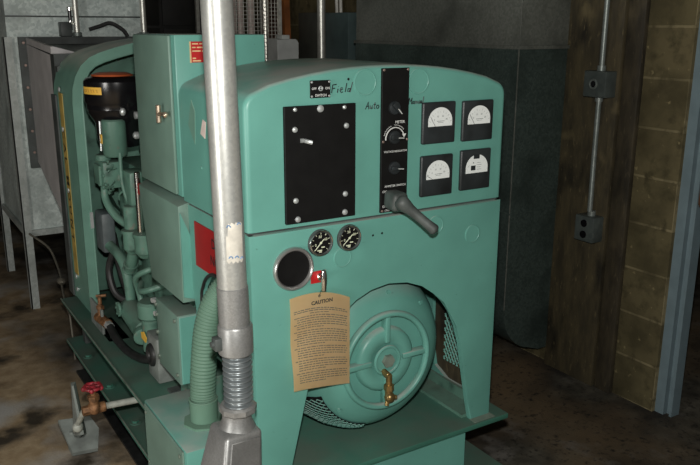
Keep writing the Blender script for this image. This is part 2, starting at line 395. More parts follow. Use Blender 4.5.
# sheet metal duct along the right wall
dc = thing('sheet_metal_duct', 'big dark galvanised duct with rounded bottom hugging the right block wall', 'duct', (2.58, 3.1, .09))
m = MB(); pts = [(2.749, .09)] + [(2.66, .09)] + arc(2.64, .33, .22, 268, 180, 10)[1:] + [(2.42, 1.54), (2.749, 1.54)]
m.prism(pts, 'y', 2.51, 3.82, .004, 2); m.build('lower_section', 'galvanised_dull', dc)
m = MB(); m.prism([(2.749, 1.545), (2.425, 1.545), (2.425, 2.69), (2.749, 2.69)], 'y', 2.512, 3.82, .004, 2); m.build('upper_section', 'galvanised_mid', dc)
m = MB(); m.box((2.416, 2.506, .80), (2.749, 3.82, .806), .001); m.build('seam', 'galvanised_dull', dc)
m = MB(); m.cyl((2.4205, 2.511, .34), (2.4205, 2.511, 1.53), .003, 8); m.cyl((2.4255, 2.513, 1.55), (2.4255, 2.513, 2.69), .003, 8); m.build('corner_edge', 'galvanised_mid', dc)
m = MB(); m.box((2.410, 2.50, 1.530), (2.749, 3.825, 1.546), .002); m.build('drive_cleat', 'galvanised_mid', dc)

# ------------------------------------------------------------------ left duct on its angle iron stand
ld = thing('exhaust_duct', 'large pale galvanised duct on angle iron legs in the far left corner', 'duct', (1.1, 5.1, 0))
m = MB(); m.box((.715, 4.66, .47), (.80, 5.55, 2.69)); m.box((.80, 4.66, 1.56), (1.475, 5.55, 2.69)); m.box((.80, 4.66, .47), (1.475, 5.55, .86)); m.box((1.38, 4.66, .86), (1.475, 5.55, 1.56)); m.box((.80, 5.4, .86), (1.40, 5.55, 1.56))
m.build('duct_body', 'galvanised', ld)
m = MB(); m.box((.715, 4.652, 1.665), (1.475, 4.66, 1.673), .002); m.build('seam', 'dark_steel', ld)
m = MB(); m.box((.697, 4.642, .44), (1.47, 4.658, .475)); m.build('bottom_rail', 'angle_iron', ld); m = MB(); m.box((.697, 4.70, .44), (.712, 5.48, .475)); m.build('bottom_rail', 'angle_iron', ld)
for (x, y) in ((.69, 4.64), (.69, 5.49)):
    m = MB(); m.box((x, y, 0), (x+.045, y+.006, 1.56)); m.box((x, y, 0), (x+.006, y+.05, 1.56)); m.build('leg', 'angle_iron', ld)
for (x, y) in ((1.42, 4.64), (1.42, 5.49)):
    m = MB(); m.box((x, y, 0), (x+.045, y+.006, .47)); m.box((x+.039, y, 0), (x+.045, y+.05, .47)); m.build('leg', 'angle_iron', ld)
m = MB(); m.prism([(.715, 1.665), (.715, 2.2), (.86, 1.78)], 'y', 4.655, 4.66); m.build('corner_gusset', 'galvanised', ld)
# flange and transition duct to the radiator
tr = thing('radiator_transition', 'grey tapered duct collar bolted between pale duct and green generator hood', 'duct', (1.1, 4.2, .86))
m = MB()
m.box((.765, 4.62, .8805), (.815, 4.655, 1.5145)); m.box((1.37, 4.62, .8805), (1.42, 4.655, 1.5145)); m.box((.765, 4.62, 1.515), (1.42, 4.655, 1.56)); m.box((.765, 4.62, .84), (1.42, 4.655, .88))
m.build('flange', 'dark_steel', tr)
m = MB()
A = [(.803, 4.618, .875), (.803, 4.618, 1.522), (1.38, 4.618, 1.522), (1.38, 4.618, .875)]
B = [(.755, 3.742, .70), (.755, 3.742, 1.49), (1.58, 3.742, 1.49), (1.58, 3.742, .70)]
for i in (0, 2, 3): m.quad(A[i], A[(i+1) % 4], B[(i+1) % 4], B[i])
m.build('canvas_panel', 'canvas_grey', tr)
m = MB(); m.quad(A[1], A[2], B[2], B[1]); m.build('top_panel', 'dark_steel', tr)
m = MB(); m.hexa([(.80, 4.60, 1.524), (.90, 4.60, 1.524), (.89, 3.80, 1.498), (.762, 3.80, 1.498), (.80, 4.60, 1.556), (.812, 4.60, 1.556), (.775, 3.80, 1.53), (.762, 3.80, 1.53)]); m.build('edge_fold', 'canvas_grey', tr)
m = MB(); m.box((.745, 3.665, .40), (.79, 3.74, 1.4545)); m.box((1.55, 3.665, .40), (1.60, 3.74, 1.4545)); m.box((.745, 3.665, 1.455), (1.60, 3.74, 1.50)); m.build('radiator_flange', 'dark_steel', tr)
for z in (.93, 1.05, 1.17, 1.29, 1.41, 1.53):
    m = MB(); m.disc((.788, 4.62, z), (0, -1, 0), .008, .006, 10); m.build('bolt', 'bronze_screw', tr)

# pipes standing on top of the transition
def riser(x, y, lab, rr):
    t = thing('vertical_pipe', lab, 'pipe', (x, y, 1.56))
    m = MB(); m.cyl((x, y, 1.562), (x, y, 2.7), rr, 14); m.build('pipe', 'bright_pipe', t)
    m = MB(); m.cyl((x, y, 1.562), (x, y, 1.585), rr*1.6, 14, .003); m.build('locknut', 'wall_conduit', t)
    return t
t = riser(1.073, 4.60, 'pale galvanised pipe rising in front of the far left duct beside grey switch box', .016)
m = MB(); m.cyl((1.043, 4.61, 1.60), (1.043, 4.61, 1.72), .010, 12); m.build('side_tube', 'black_enamel', t)
for z in (1.625, 1.70):
    m = MB(); m.cyl((1.043, 4.61, z), (1.043, 4.61, z+.022), .015, 12, .002); m.build('collar', 'chrome', t)
riser(1.452, 4.60, 'bronze coloured pipe rising in front of the duct at its right edge', .017)
m = MB(); m.box((.985, 4.59, 1.562), (1.045, 4.652, 1.64), .004); tag(m.build('switch_box', 'dark_steel'), 'small dull grey box beside the pale pipe on the far duct', 'box')
m = MB(); m.tube([(1.14, 4.6, 1.60), (1.20, 4.58, 1.62), (1.25, 4.56, 1.635), (1.31, 4.54, 1.60), (1.335, 4.53, 1.562)], .011, 10, 6); tag(m.build('bent_hose', 'rubber_and_shade'), 'short bent dark hose on top of the grey transition duct', 'hose')
m = MB(); m.tube([(.716, 4.63, .462), (.79, 4.5, .40), (.80, 4.35, .33), (.78, 4.15, .30)], .006, 8, 6); m.tube([(.775, 4.15, .30), (.745, 3.95, .27), (.735, 3.80, .235)], .006, 8, 4); m.sphere((.778, 4.16, .30), .024, 12, (1, 1.6, .8)); m.tube([(.735, 3.80, .235), (.735, 3.78, .12), (.735, 3.77, .006)], .005, 8)
tag(m.build('cable', 'wire_dull'), 'thin slack cable with a knot hanging from the far duct stand', 'cable')

# ------------------------------------------------------------------ generator set
gen = thing('generator_set', 'large teal green generator set on a steel skid in the middle of the room', 'generator', (1.18, 2.6, 0))
# skid beams
for xs in ((.675, .87), (1.49, 1.685)):
    m = MB(); m.box((xs[0], 1.30, .168), (xs[1], 3.62, .185)); sb_ = m.build('skid_beam', 'deck_paint', gen); m = MB(); xm = (xs[0]+xs[1])/2; m.box((xs[0]+.03, 1.30, 0), (xs[1]-.03, 3.62, .012)); m.box((xm-.008, 1.30, .012), (xm+.008, 3.62, .168)); m.build('beam_web', 'rubber_and_shade', sb_)  # web and bottom flange coloured black as the shade under the top flange
for x0 in (.79, 1.44):
    m = MB(); m.box((x0, 1.70, .186), (x0+.03, 3.55, .391)); m.build('frame_channel', 'deck_paint', gen)
m = MB(); m.box((.79, 1.685, .186), (1.488, 1.715, .391)); m.build('cross_channel', 'teal_paint', gen)
m = MB(); m.box((.657, 1.665, .392), (1.652, 3.555, .410), .003); m.build('deck_plate', 'deck_paint', gen)
m = MB(); m.tube([(.656, 2.0, .409), (.656, 3.553, .409)], .0035, 6); m.build('worn_edge', 'worn_metal', gen)
m = MB(); m.tube([(.675, 1.9, .184), (.675, 3.60, .184)], .003, 6); m.build('worn_edge', 'worn_metal', gen)
for y in (2.65, 3.0, 3.35):
    m = MB(); m.hexnut((.71, y, .185), Z, .014, .012); m.disc((.71, y, .184), Z, .022, .004); m.build('bolt', 'deck_paint', gen)

m = MB(); m.box((.735, 3.50, .186), (.79, 3.55, .391), .003, 1); m.build('end_bracket', 'dark_steel', gen)
# lower front housing: front plate with arched opening, side plates
xl, xr = .767, 1.597
op = [(.868, .402), (.929, .676), (.955, .755), (.985, .815), (1.03, .866), (1.08, .902), (1.13, .923), (1.19, .932), (1.255, .924), (1.31, .903), (1.352, .873), (1.392, .832), (1.42, .795), (1.445, .742), (1.463, .682), (1.504, .471), (1.520, .402)]
outl = [(xl+.012, .402)] + [(xl, 1.122)] + [(xr, 1.122), (xr, .402)] + op[::-1]
m = MB(); m.prism(outl, 'y', 1.698, 1.716, .005, 2); m.build('front_plate', 'teal_paint', gen)
so = [(1.80, .402), (1.79, .80), (1.815, .89), (1.87, .945), (1.93, .958), (1.985, .94), (2.028, .895), (2.045, .82), (2.06, .402)]
outs = [(1.70, .402), (1.70, 1.122), (2.185, 1.122), (2.095, .80), (2.10, .402)][0:3] + [(2.10, .80), (2.14, .402)] + so[::-1]
m = MB(); m.prism(outs, 'x', xl+.002, xl+.014); m.build('side_plate', 'teal_paint', gen)
so2 = [(1.74, .56), (1.755, .49), (1.80, .455), (1.90, .45), (1.97, .48), (1.99, .56), (1.99, .80), (1.94, .84), (1.78, .84), (1.74, .80)]
m = MB()
m.prism([(1.70, .402), (1.70, 1.122), (1.74, 1.122), (1.74, .402)], 'x', xr-.014, xr); m.prism([(1.99, .402), (1.99, 1.122), (2.18, 1.122), (2.18, .402)], 'x', xr-.014, xr)
m.prism([(1.74, .84), (1.74, 1.122), (1.99, 1.122), (1.99, .84)], 'x', xr-.014, xr)
m.prism([(1.74, .402), (1.74, .56), (1.755, .49), (1.80, .455), (1.90, .45), (1.97, .48), (1.99, .56), (1.99, .402)], 'x', xr-.014, xr)
m.build('side_plate', 'teal_paint', gen)
m = MB(); m.box((1.595, 1.742, .452), (1.600, 1.99, .84)); m.build('screen_backing', 'plank_trim', gen, label='dark brown screen backing')
m = MB()
for i in range(-12, 24):
    for sgn in (1, -1):
        y0 = 1.80; z0 = .515; y1 = 1.93; z1 = .80; b = .56+i*.026
        p0 = (1.590, y0, b); p1 = (1.590, y1, b+sgn*.20)
        def cl(p, q):
            d = Vector(q)-Vector(p); ts = [0., 1.]
            lo, hi = 0., 1.
            if abs(d.z) > 1e-9:
                ta, tb = (z0-p[2])/d.z, (z1-p[2])/d.z; lo, hi = max(lo, min(ta, tb)), min(hi, max(ta, tb))
            return (Vector(p)+d*lo, Vector(p)+d*hi) if hi-lo > .05 else None
        r_ = cl(p0, p1)
        if r_: m.tube(r_, .0026, 4)
m.build('expanded_mesh', 'teal_paint', gen)
# angle feet inside housing
m = MB(); m.box((1.50, 1.72, .409), (1.572, 2.15, .420)); m.box((1.573, 1.72, .409), (1.583, 2.15, .455)); m.build('foot_angle', 'engine_paint', gen); m = MB(); m.box((.782, 1.72, .409), (.86, 2.15, .420)); m.build('foot_angle', 'engine_paint', gen)
m = MB(); m.box((1.515, 1.672, .409), (1.60, 1.70, .4115)); m.build('weld_scuff', 'worn_metal', gen)
# top ledge between housing and control cabinet
m = MB(); m.box((xl+.006, 1.712, 1.112), (xr-.006, 2.14, 1.129)); m.build('mounting_ledge', 'dark_steel', gen)

# control cabinet
def arch_z(x): return 1.530-.050*(abs(x-1.18)/.385)**2.15
arch = [(.765, 1.130)] + arc(.807, 1.434, .042, 180, 108, 7) + [(.835+k*.0575, arch_z(.835+k*.0575)) for k in range(13)] + arc(1.556, 1.434, .042, 72, 0, 7) + [(1.598, 1.130)]
m = MB(); m.round_front(arch, 1.70, 2.145, .014); cab = m.build('control_cabinet', 'teal_paint', gen, 40)
for (x, z, r_, y_) in ((1.106, 1.487, .035, 1.70), (1.278, 1.484, .035, 1.70), (1.037, 1.028, .028, 1.698), (1.35, 1.075, .028, 1.698), (1.49, 1.03, .028, 1.698)):
    m = MB(); m.lathe([(r_, 0), (r_*.985, .0022), (r_*.9, .003), (r_*.87, .0022), (0, .002)], (x, y_, z), (0, -1, 0), 30); m.build('knockout_cover', 'teal_paint', gen)
for (x, z) in ((1.135, 1.075), (1.165, 1.077), (1.30, 1.092), (1.312, 1.08), (1.055, 1.497)):
    m = MB(); m.disc((x, 1.699, z), (0, -1, 0), .0035, .0015, 10); m.build('screw_hole', 'black_matte', gen)
# handwriting in marker
def strokes(words):
    m = MB()
    for (ox, oz, h, lines) in words:
        for ln in lines:
            m.tube([(ox+a*h+b*h*.12, 1.6995, oz+b*h) for a, b in ln], .0014, 5)
    return m
Fi = [[(0, 0), (.05, 1)], [(.05, 1), (.6, 1.05)], [(.03, .55), (.42, .58)], [(.85, 0), (.87, .5)], [(.9, .75), (.92, .8)], [(1.2, .3), (1.55, .4), (1.5, .6), (1.3, .6), (1.2, .25), (1.4, 0), (1.65, .1)], [(2.0, .05), (2.1, 1.15)], [(2.7, .45), (2.4, .45), (2.35, .1), (2.6, .05), (2.75, .5)], [(2.95, 1.25), (2.72, .0)]]
Au = [[(0, 0), (.35, 1), (.55, -.02)], [(.1, .4), (.5, .42)], [(.75, .5), (.75, .1), (.95, 0), (1.1, .5), (1.12, 0)], [(1.5, .9), (1.45, .1), (1.6, 0)], [(1.3, .6), (1.7, .62)], [(2.1, .5), (1.85, .4), (1.85, .08), (2.1, 0), (2.25, .3), (2.1, .5)]]
Ma = [[(0, 0), (.05, 1), (.3, .4), (.55, 1), (.55, 0)], [(1.0, .45), (.8, .4), (.75, .05), (1.0, .1), (1.05, .45), (1.1, 0)], [(1.3, .5), (1.3, 0), (1.35, .4), (1.55, .45), (1.6, 0)], [(1.8, .5), (1.8, .1), (2.0, .02), (2.1, .5), (2.12, 0)], [(2.5, .45), (2.3, .4), (2.3, .05), (2.5, .1), (2.55, .45), (2.6, 0)], [(2.85, 1.1), (2.8, 0)]]
for w_, nm in (((1.006, 1.464, .020, Fi), 'Field'), ((1.108, 1.418, .0185, Au), 'Auto'), ((1.246, 1.424, .017, Ma), 'Manual')): strokes([w_]).build('handwriting', 'ink', gen, label='handwritten word '+nm)

# blank black panel with screws
m = MB(); m.box((.867, 1.690, 1.141), (1.073, 1.70, 1.437), .0015, 1); bp = m.build('blanking_panel', 'black_matte', gen, label='large black blank panel')
for (x, z, r) in ((.896, 1.433-.004, .0055), (.968, 1.428, .0095), (1.038, 1.428, .0055), (.895, 1.380, .0075), (1.044, 1.381, .0075), (.895, 1.201, .0075), (1.041, 1.203, .0075), (.900, 1.152, .008), (1.040, 1.154, .008)):
    m = MB(); m.lathe([(r, 0), (r*.85, .003), (r*.4, .0045), (0, .005)], (x, 1.690, z), (0, -1, 0), 14); m.build('screw', 'zinc_screw', bp)
m = MB(); m.tube([(.922, 1.69, 1.351), (.928, 1.680, 1.349), (.936, 1.676, 1.347)], .0055, 8, 3); m.cyl((.910, 1.688, 1.352), (.918, 1.688, 1.352), .0055, 8); m.build('toggle', 'zinc_screw', bp, label='chrome stub')

# field switch plate
m = MB(); m.box((.943, 1.696, 1.454), (1.001, 1.70, 1.497), .001, 1); fp = m.build('field_switch', 'black_matte', gen)
for (x, z) in ((.947, 1.493), (.997, 1.493), (.947, 1.458), (.997, 1.458)):
    m = MB(); m.disc((x, 1.696, z), (0, -1, 0), .003, .0015, 8); m.build('screw', 'zinc_screw', fp)
m = MB(); m.torus((.972, 1.695, 1.477), Y, .0052, .0014, 18, 8); m.tube([(.972, 1.696, 1.477), (.969, 1.682, 1.479)], .0024, 8); m.build('toggle', 'zinc_screw', fp)
m = MB(); add_text(m, 'OFF', (.953, 1.695, 1.477), X, Z, .0078); add_text(m, 'ON', (.991, 1.695, 1.477), X, Z, .0085); add_text(m, 'SWITCH', (.972, 1.695, 1.460), X, Z, .0088); m.build('lettering', 'legend_white', fp)

# black switch strip
m = MB(); m.box((1.155, 1.692, 1.136), (1.242, 1.70, 1.5215), .001, 1); st = m.build('switch_strip', 'black_matte', gen, label='narrow black switch panel')
for (x, z) in ((1.160, 1.517), (1.237, 1.517), (1.160, 1.330), (1.238, 1.332), (1.160, 1.141)):
    m = MB(); m.disc((x, 1.692, z), (0, -1, 0), .0035, .0015, 8); m.build('screw', 'bronze_screw', st)
m = MB(); y = 1.6915
add_text(m, 'METER', (1.213, y, 1.380), X, Z, .0105); add_text(m, 'VOLTAGE REGULATOR', (1.200, y, 1.302), X, Z, .0072); add_text(m, 'AMMETER SWITCH', (1.201, y, 1.208), X, Z, .0082)
add_text(m, 'ON', (1.166, y, 1.194), X, Z, .009); add_text(m, 'OFF', (1.167, y, 1.153), X, Z, .009); add_text(m, 'CIRCUIT BREAKER', (1.195, y, 1.1415), X, Z, .0068)
m.build('lettering', 'legend_white', st)
m = MB(); cx, cz = 1.198, 1.336
pa = [(cx+.030*math.cos(math.radians(a)), y, cz+.030*math.sin(math.radians(a))) for a in range(25, 186, 8)]
m.tube(pa, .0016, 5); m.prism([(cx+.023, cz+.012), (cx+.036, cz+.012), (cx+.029, cz+.002)], 'y', y-.001, y+.001)
for a in range(40, 90, 8): m.tube([(cx+.036*math.cos(math.radians(a)), y, cz+.036*math.sin(math.radians(a))), (cx+.0375*math.cos(math.radians(a+6)), y, cz+.0375*math.sin(math.radians(a+6)))], .0008, 4)
for a in range(110, 160, 8): m.tube([(cx+.036*math.cos(math.radians(a)), y, cz+.036*math.sin(math.radians(a))), (cx+.0375*math.cos(math.radians(a+6)), y, cz+.0375*math.sin(math.radians(a+6)))], .0008, 4)
m.build('dial_arc', 'legend_white', st)
def rotary(x, z, ang):
    m = MB(); m.lathe([(.018, 0), (.017, .006), (.012, .008), (0, .008)], (x, 1.692, z), (0, -1, 0), 20)
    a = math.radians(ang); d = Vector((math.cos(a), 0, math.sin(a))); nrm = Vector((-d.z, 0, d.x)); c = Vector((x, 1.684, z))
    pts = [c-d*.017-nrm*.006, c+d*.019-nrm*.003, c+d*.019+nrm*.003, c-d*.017+nrm*.006]
    m.hexa([p for p in pts]+[p+Vector((0, -.010, 0)) for p in pts], .0015, 2)
    k = m.build('rotary_knob', 'bakelite', gen)
    m = MB(); m.tube([c+d*.002+Vector((0, -.0105, 0)), c+d*.0195+Vector((0, -.0105, 0))], .0011, 6); m.build('pointer', 'legend_white', k)
rotary(1.194, 1.418, -48); rotary(1.196, 1.340, -4); rotary(1.197, 1.257, -6)
# breaker handle
hl = MB()
hl.hexa([(1.150, 1.625, 1.150), (1.205, 1.625, 1.150), (1.215, 1.692, 1.150), (1.160, 1.692, 1.150), (1.152, 1.625, 1.20), (1.20, 1.625, 1.20), (1.208, 1.692, 1.20), (1.163, 1.692, 1.20)], .012, 3)
P0, P1 = Vector((1.165, 1.612, 1.181)), Vector((1.238, 1.562, 1.108))
hl.tube([P0-(P1-P0)*.10, P0, P0.lerp(P1, .15), P0.lerp(P1, .45), P0.lerp(P1, .9), P1, P1+(P1-P0)*.07], .02, 14, 2, rad=lambda i, n: (.012, .018, .0205, .0205, .0185, .015, .0135, .013, .014, .015, .015, .0135, .008)[min(i, 12)])
hl.build('breaker_handle', 'handle_grey', gen, 50, label='grey breaker lever')

# panel meters
def meter(x0, x1, z0, z1, kind):
    w, h = x1-x0, z1-z0
    m = MB(); m.box((x0, 1.6895, z0), (x1, 1.702, z1), .005, 3); c = m.build('panel_meter', 'bakelite', gen)
    n = 24; xc = x0+.515*w; rx = .36*w; zb = z0+.42*h; zt = z0+.87*h; zs = zb+.12*h
    pts = [(xc-rx, zb), (xc+rx, zb)]
    for i in range(n+1):
        a = PI*i/n; pts.append((xc+rx*math.cos(a), zs+(zt-zs)*math.sin(a)))
    m = MB(); m.prism(pts, 'y', 1.6882, 1.690); m.build('dial', 'dial_white', c)
    m = MB(); y = 1.688
    if kind != 'hours':
        for i in range(11):
            a = math.radians(158-i*13.6); e = Vector((math.cos(a), 0, math.sin(a)))
            b = Vector((xc, y, zb-.012*h)); L = .030 if i % 2 == 0 else .033
            r0 = .035+.004*math.sin(a); m.tube([b+e*r0*1.0, b+e*(r0+(.006 if i % 2 == 0 else .003))], .0004, 4)
        for i, a in enumerate((140, 110, 75, 42)):
            a = math.radians(a); add_text(m, '0000'[:1] if i == 0 else str(i*10), (xc+.0285*math.cos(a), y, zb+.0305*math.sin(a)-.002), X, Z, .0065, .0002)
        m.tube([(xc-.012, y, zb+.014), (xc+.014, y, zb+.014)], .0007, 4); m.tube([(xc-.009, y, zb+.010), (xc+.010, y, zb+.010)], .0005, 4)
        m.build('scale', 'dial_ink', c)
        m = MB()
        if kind == 'low': m.tube([(xc-.040, y-.0006, zb+.012), (xc-.020, y-.0006, zb)], .0006, 4)
        else: m.tube([(xc-.036, y-.0006, zb+.028), (xc-.018, y-.0006, zb)], .0006, 4)
        m.build('needle', 'ink', c)
    else:
        m.box((xc-.014, y-.0005, zt-.012), (xc+.008, y, zt+.001)); m.box((xc-.023, y-.0004, zb+.008), (xc-.006, y, zb+.022)); m.disc((xc-.014, y, zb+.030), (0, -1, 0), .002, .0004, 10)
        m.build('counter_window', 'ink', c)
        m = MB()
        for k in range(4): m.tube([(xc-.001, y, zb+.010+k*.0065), (xc+.016-.003*(k % 2), y, zb+.010+k*.0065)], .0005, 4)
        m.tube([(xc-.034, y, zb+.018), (xc-.030, y, zb+.024)], .0006, 4); m.build('scale', 'dial_ink', c)
meter(1.289, 1.404, 1.312, 1.427, 'a'); meter(1.430, 1.544, 1.310, 1.425, 'b'); meter(1.288, 1.401, 1.164, 1.280, 'low'); meter(1.430, 1.543, 1.167, 1.285, 'hours')

# big dark round instrument and two gauges
m = MB(); m.torus((.887, 1.694, 1.0215), Y, .053, .0055, 48, 10, 1.6); m.lathe([(.058, 0), (.058, .004), (.05, .004)], (.887, 1.698, 1.0215), (0, -1, 0), 48, False); bz = m.build('round_instrument', 'rim_chrome', gen, label='large round black instrument with chrome rim')
m = MB(); m.lathe([(.052, 0), (.052, .003), (0, .003)], (.887, 1.698, 1.0215), (0, -1, 0), 48); m.build('dark_lens', 'black_matte', bz)
def gauge(x, z, ang):
    m = MB(); m.lathe([(.0365, 0), (.0365, .006), (.034, .010), (.030, .0105), (.029, .005)], (x, 1.698, z), (0, -1, 0), 36, False); g = m.build('round_gauge', 'dark_steel', gen)
    m = MB(); m.torus((x, 1.6885, z), Y, .0325, .0022, 36, 8); m.build('bezel', 'chrome', g)
    m = MB(); m.lathe([(.030, 0), (.030, .006), (0, .006)], (x, 1.698, z), (0, -1, 0), 32); m.build('dial', 'black_matte', g)
    m = MB(); y = 1.6915
    a = math.radians(ang); d = Vector((math.cos(a), 0, math.sin(a)))
    m.tube([Vector((x, y, z))-d*.012, Vector((x, y, z))+d*.026], .0012, 6); m.disc((x, y+.0005, z), (0, -1, 0), .0035, .001, 12); m.build('needle', 'lume', g)
    m = MB()
    for k in range(9):
        b = math.radians(225-k*33.75); e = Vector((math.cos(b), 0, math.sin(b))); c = Vector((x, y, z)); m.tube([c+e*.023, c+e*.028], .0008, 4)
    for b, s_ in ((195, '0'), (100, '30'), (30, '60')):
        b = math.radians(b); add_text(m, s_, (x+.0165*math.cos(b), y, z+.017*math.sin(b)), X, Z, .010, .0003)
    for (ax, az, w) in ((.006, -.012, .010), (-.004, -.020, .014), (-.002, -.024, .008)): m.box((x+ax-w/2, y-.0003, z+az-.0016), (x+ax+w/2, y, z+az+.0016))
    m.build('dial_print', 'lume', g)
gauge(.968, 1.0795, 226); gauge(1.056, 1.0805, 222)
# key switch with red plate
m = MB(); m.box((.939, 1.695, .970), (.985, 1.698, 1.003), .001, 1); ks = m.build('start_switch', 'red_paint', gen, label='red start switch plate')
m = MB(); m.lathe([(.011, 0), (.011, .006), (.008, .010), (0, .010)], (.966, 1.695, .988), (0, -1, 0), 18); m.build('collar', 'chrome', ks)
m = MB(); m.cyl((.964, 1.695, .988), (.960, 1.668, .998), .005, 10); m.lathe([(0, 0), (.006, .003), (.0085, .025), (.009, .045), (.0065, .058), (0, .062)], (.960, 1.664, .955), (0, 0, 1), 14); m.build('lever', 'chrome', ks)

# generator end bell
gc = Vector((1.20, 0, .685))
prof = [(.150, 1.722), (.178, 1.732), (.205, 1.748), (.226, 1.770), (.243, 1.80), (.256, 1.84), (.264, 1.89), (.268, 1.95), (.268, 2.16), (.275, 2.162), (.275, 2.40)]
m = MB(); m.lathe([(.0, 1.735), (.148, 1.735)]+prof, (gc.x, 0, gc.z), Y, 72)
for a in (math.radians(84), math.radians(46), math.radians(222)): m.hexnut((gc.x+.197*math.cos(a), 1.746, gc.z+.197*math.sin(a)), (math.cos(a)*.5, -1, math.sin(a)*.5), .007, .008)
bell = m.build('end_bell', 'teal_paint', gen, 50)
m = MB(); m.torus((gc.x, 1.714, gc.z), Y, .143, .0095, 60, 10, 1.3); m.lathe([(.10, 0), (.098, .012), (.088, .020), (.060, .022), (.052, .014), (0, .014)], (gc.x, 1.735, gc.z), (0, -1, 0), 48)
for a in (90, 0, -90, 180):
    a = math.radians(a); e = Vector((math.cos(a), 0, math.sin(a))); nn = Vector((-e.z, 0, e.x)); c = Vector((gc.x, 0, gc.z))
    q = [c+e*.055-nn*.008, c+e*.142-nn*.008, c+e*.142+nn*.008, c+e*.055+nn*.008]
    m.hexa([p+Y*1.735 for p in q]+[p+Y*1.708 for p in q], .003, 2)
m.build('bearing_cover', 'teal_paint', gen, 50)
m = MB(); m.torus((gc.x, 1.712, gc.z), Y, .042, .005, 36, 8); m.lathe([(.040, 0), (.040, .010), (0, .010)], (gc.x, 1.722, gc.z), (0, -1, 0), 30); hp_ = m.build('hub_plug', 'teal_paint', gen); m = MB(); m.hexnut((gc.x, 1.713, gc.z), (0, -1, 0), .020, .012); m.build('hex_nut', 'worn_metal', hp_)
# louvre grille, lower left of the bell
def bell_pt(s, th, off=0):
    q = [p for p in prof[1:8]]; f = s*(len(q)-1); i = min(int(f), len(q)-2); f -= i
    r = q[i][0]*(1-f)+q[i+1][0]*f+off; y_ = q[i][1]*(1-f)+q[i+1][1]*f
    return Vector((gc.x+r*math.cos(math.radians(th)), y_-off*.6, gc.z+r*math.sin(math.radians(th))))
m = MB(); ns, nt_ = 8, 26; g = [[m.bm.verts.new(bell_pt(.22+.70*i/ns, 202+56*j/nt_, .003)) for j in range(nt_+1)] for i in range(ns+1)]
for i in range(ns):
    for j in range(nt_): m.bm.faces.new((g[i][j], g[i+1][j], g[i+1][j+1], g[i][j+1]))
gr = m.build('vent_opening', 'black_matte', gen)
m = MB()
for k in range(-6, 20):
    for sg in (1, -1):
        pl = []
        for q in range(9):
            s_ = q/8; th = 202+k*4.1+sg*(s_-.5)*26
            if 202 <= th <= 258: pl.append(bell_pt(.22+.70*s_, th, .006))
        if len(pl) > 1: m.tube(pl, .0014, 4)
m.build('vent_mesh', 'teal_paint', gen)
m = MB(); m.torus((gc.x, 2.02, gc.z), Y, .268, .006, 60, 8); m.build('band_rib', 'teal_paint', gen)
# brass drain cock
m = MB(); m.cyl((1.188, 1.715, .652), (1.188, 1.685, .648), .010, 12, .002); m.cyl((1.188, 1.685, .654), (1.188, 1.685, .615), .0095, 12, .002); m.hexnut((1.188, 1.685, .622), -Z, .015, .016); m.cyl((1.188, 1.685, .608), (1.188, 1.683, .572), .012, 12, .003); m.sphere((1.188, 1.68, .584), .0165, 12); m.cyl((1.188, 1.68, .586), (1.208, 1.672, .582), .007, 10, .002); m.cyl((1.182, 1.683, .574), (1.178, 1.68, .560), .007, 10)
m.build('drain_cock', 'brass', gen, label='brass drain cock')

# red warning sign on side plate
m = MB(); m.prism([(1.79, .952), (1.79, 1.083), (2.075, 1.083), (2.075, .950)], 'x', .766, .769); sg = m.build('warning_sign', 'red_sign', gen, label='dark red warning sign')
m = MB(); add_text(m, 'DO', (.7655, 1.915, 1.045), -Y, Z, .040); add_text(m, 'NOT', (.7655, 1.915, .995), -Y, Z, .040); m.build('lettering', 'ink', sg)
m = MB(); m.tube([(.766, a, b) for a, b in so], .005, 8, 3); m.build('opening_grommet', 'rubber_and_shade', gen)

# tall junction box behind the cabinet
m = MB(); m.box((.762, 2.15, 1.138), (1.042, 2.505, 1.602), .004, 2); jb = m.build('junction_box', 'teal_paint', gen)
m = MB(); m.box((.752, 2.175, 1.142), (.762, 2.505, 1.600), .004, 2); jd = m.build('box_door', 'side_paint', jb)
m = MB(); m.cyl((.752, 2.235, 1.375), (.730, 2.235, 1.375), .006, 10); m.cyl((.735, 2.240, 1.349), (.735, 2.240, 1.402), .0075, 10, .002); m.tube([(.737, 2.240, 1.375), (.737, 2.185, 1.378)], .005, 8); m.sphere((.737, 2.185, 1.378), .009, 10); m.build('latch', 'latch_metal', jb, label='brass T-handle latch')
m = MB(); m.box((.808, 2.147, 1.525), (.878, 2.1505, 1.583), .001, 1); rp = m.build('rating_plate', 'red_paint', jb, label='small red rating plate with cream print')
m = MB()
for i, z in enumerate((1.577, 1.567, 1.557, 1.547, 1.537, 1.530)):
    xx = .813
    while xx < .872:
        w = (.018, .010, .025)[(i+int(xx*1000)) % 3]; w = min(w, .874-xx)
        if (i*7+int(xx*900)) % 4: m.box((xx, 2.1462, z-.0022), (xx+w, 2.147, z+.0015))
        xx += w+.004
m.box((.806, 2.1465, 1.524), (.8095, 2.1502, 1.583))
m.build('plate_print', 'cream_ink', rp)
# wear marks on cabinet side
m = MB()
for pts in ([(2.075, 1.36), (2.045, 1.43), (2.02, 1.40), (2.03, 1.31), (2.05, 1.33)], ): m.prism(pts, 'x', .7635, .765)
m.build('bare_patch', 'shroud_paint', gen)
m = MB(); m.prism([(1.985, 1.345), (1.965, 1.385), (1.945, 1.38), (1.955, 1.335)], 'x', .7632, .765); m.build('sticker_remnant', 'pinkish_tube', gen)
for (y_, z_) in ((1.99, 1.25), (1.90, 1.245)):
    m = MB(); m.disc((.765, y_, z_), (-1, 0, 0), .005, .003, 8); m.build('rivet', 'teal_paint', gen)

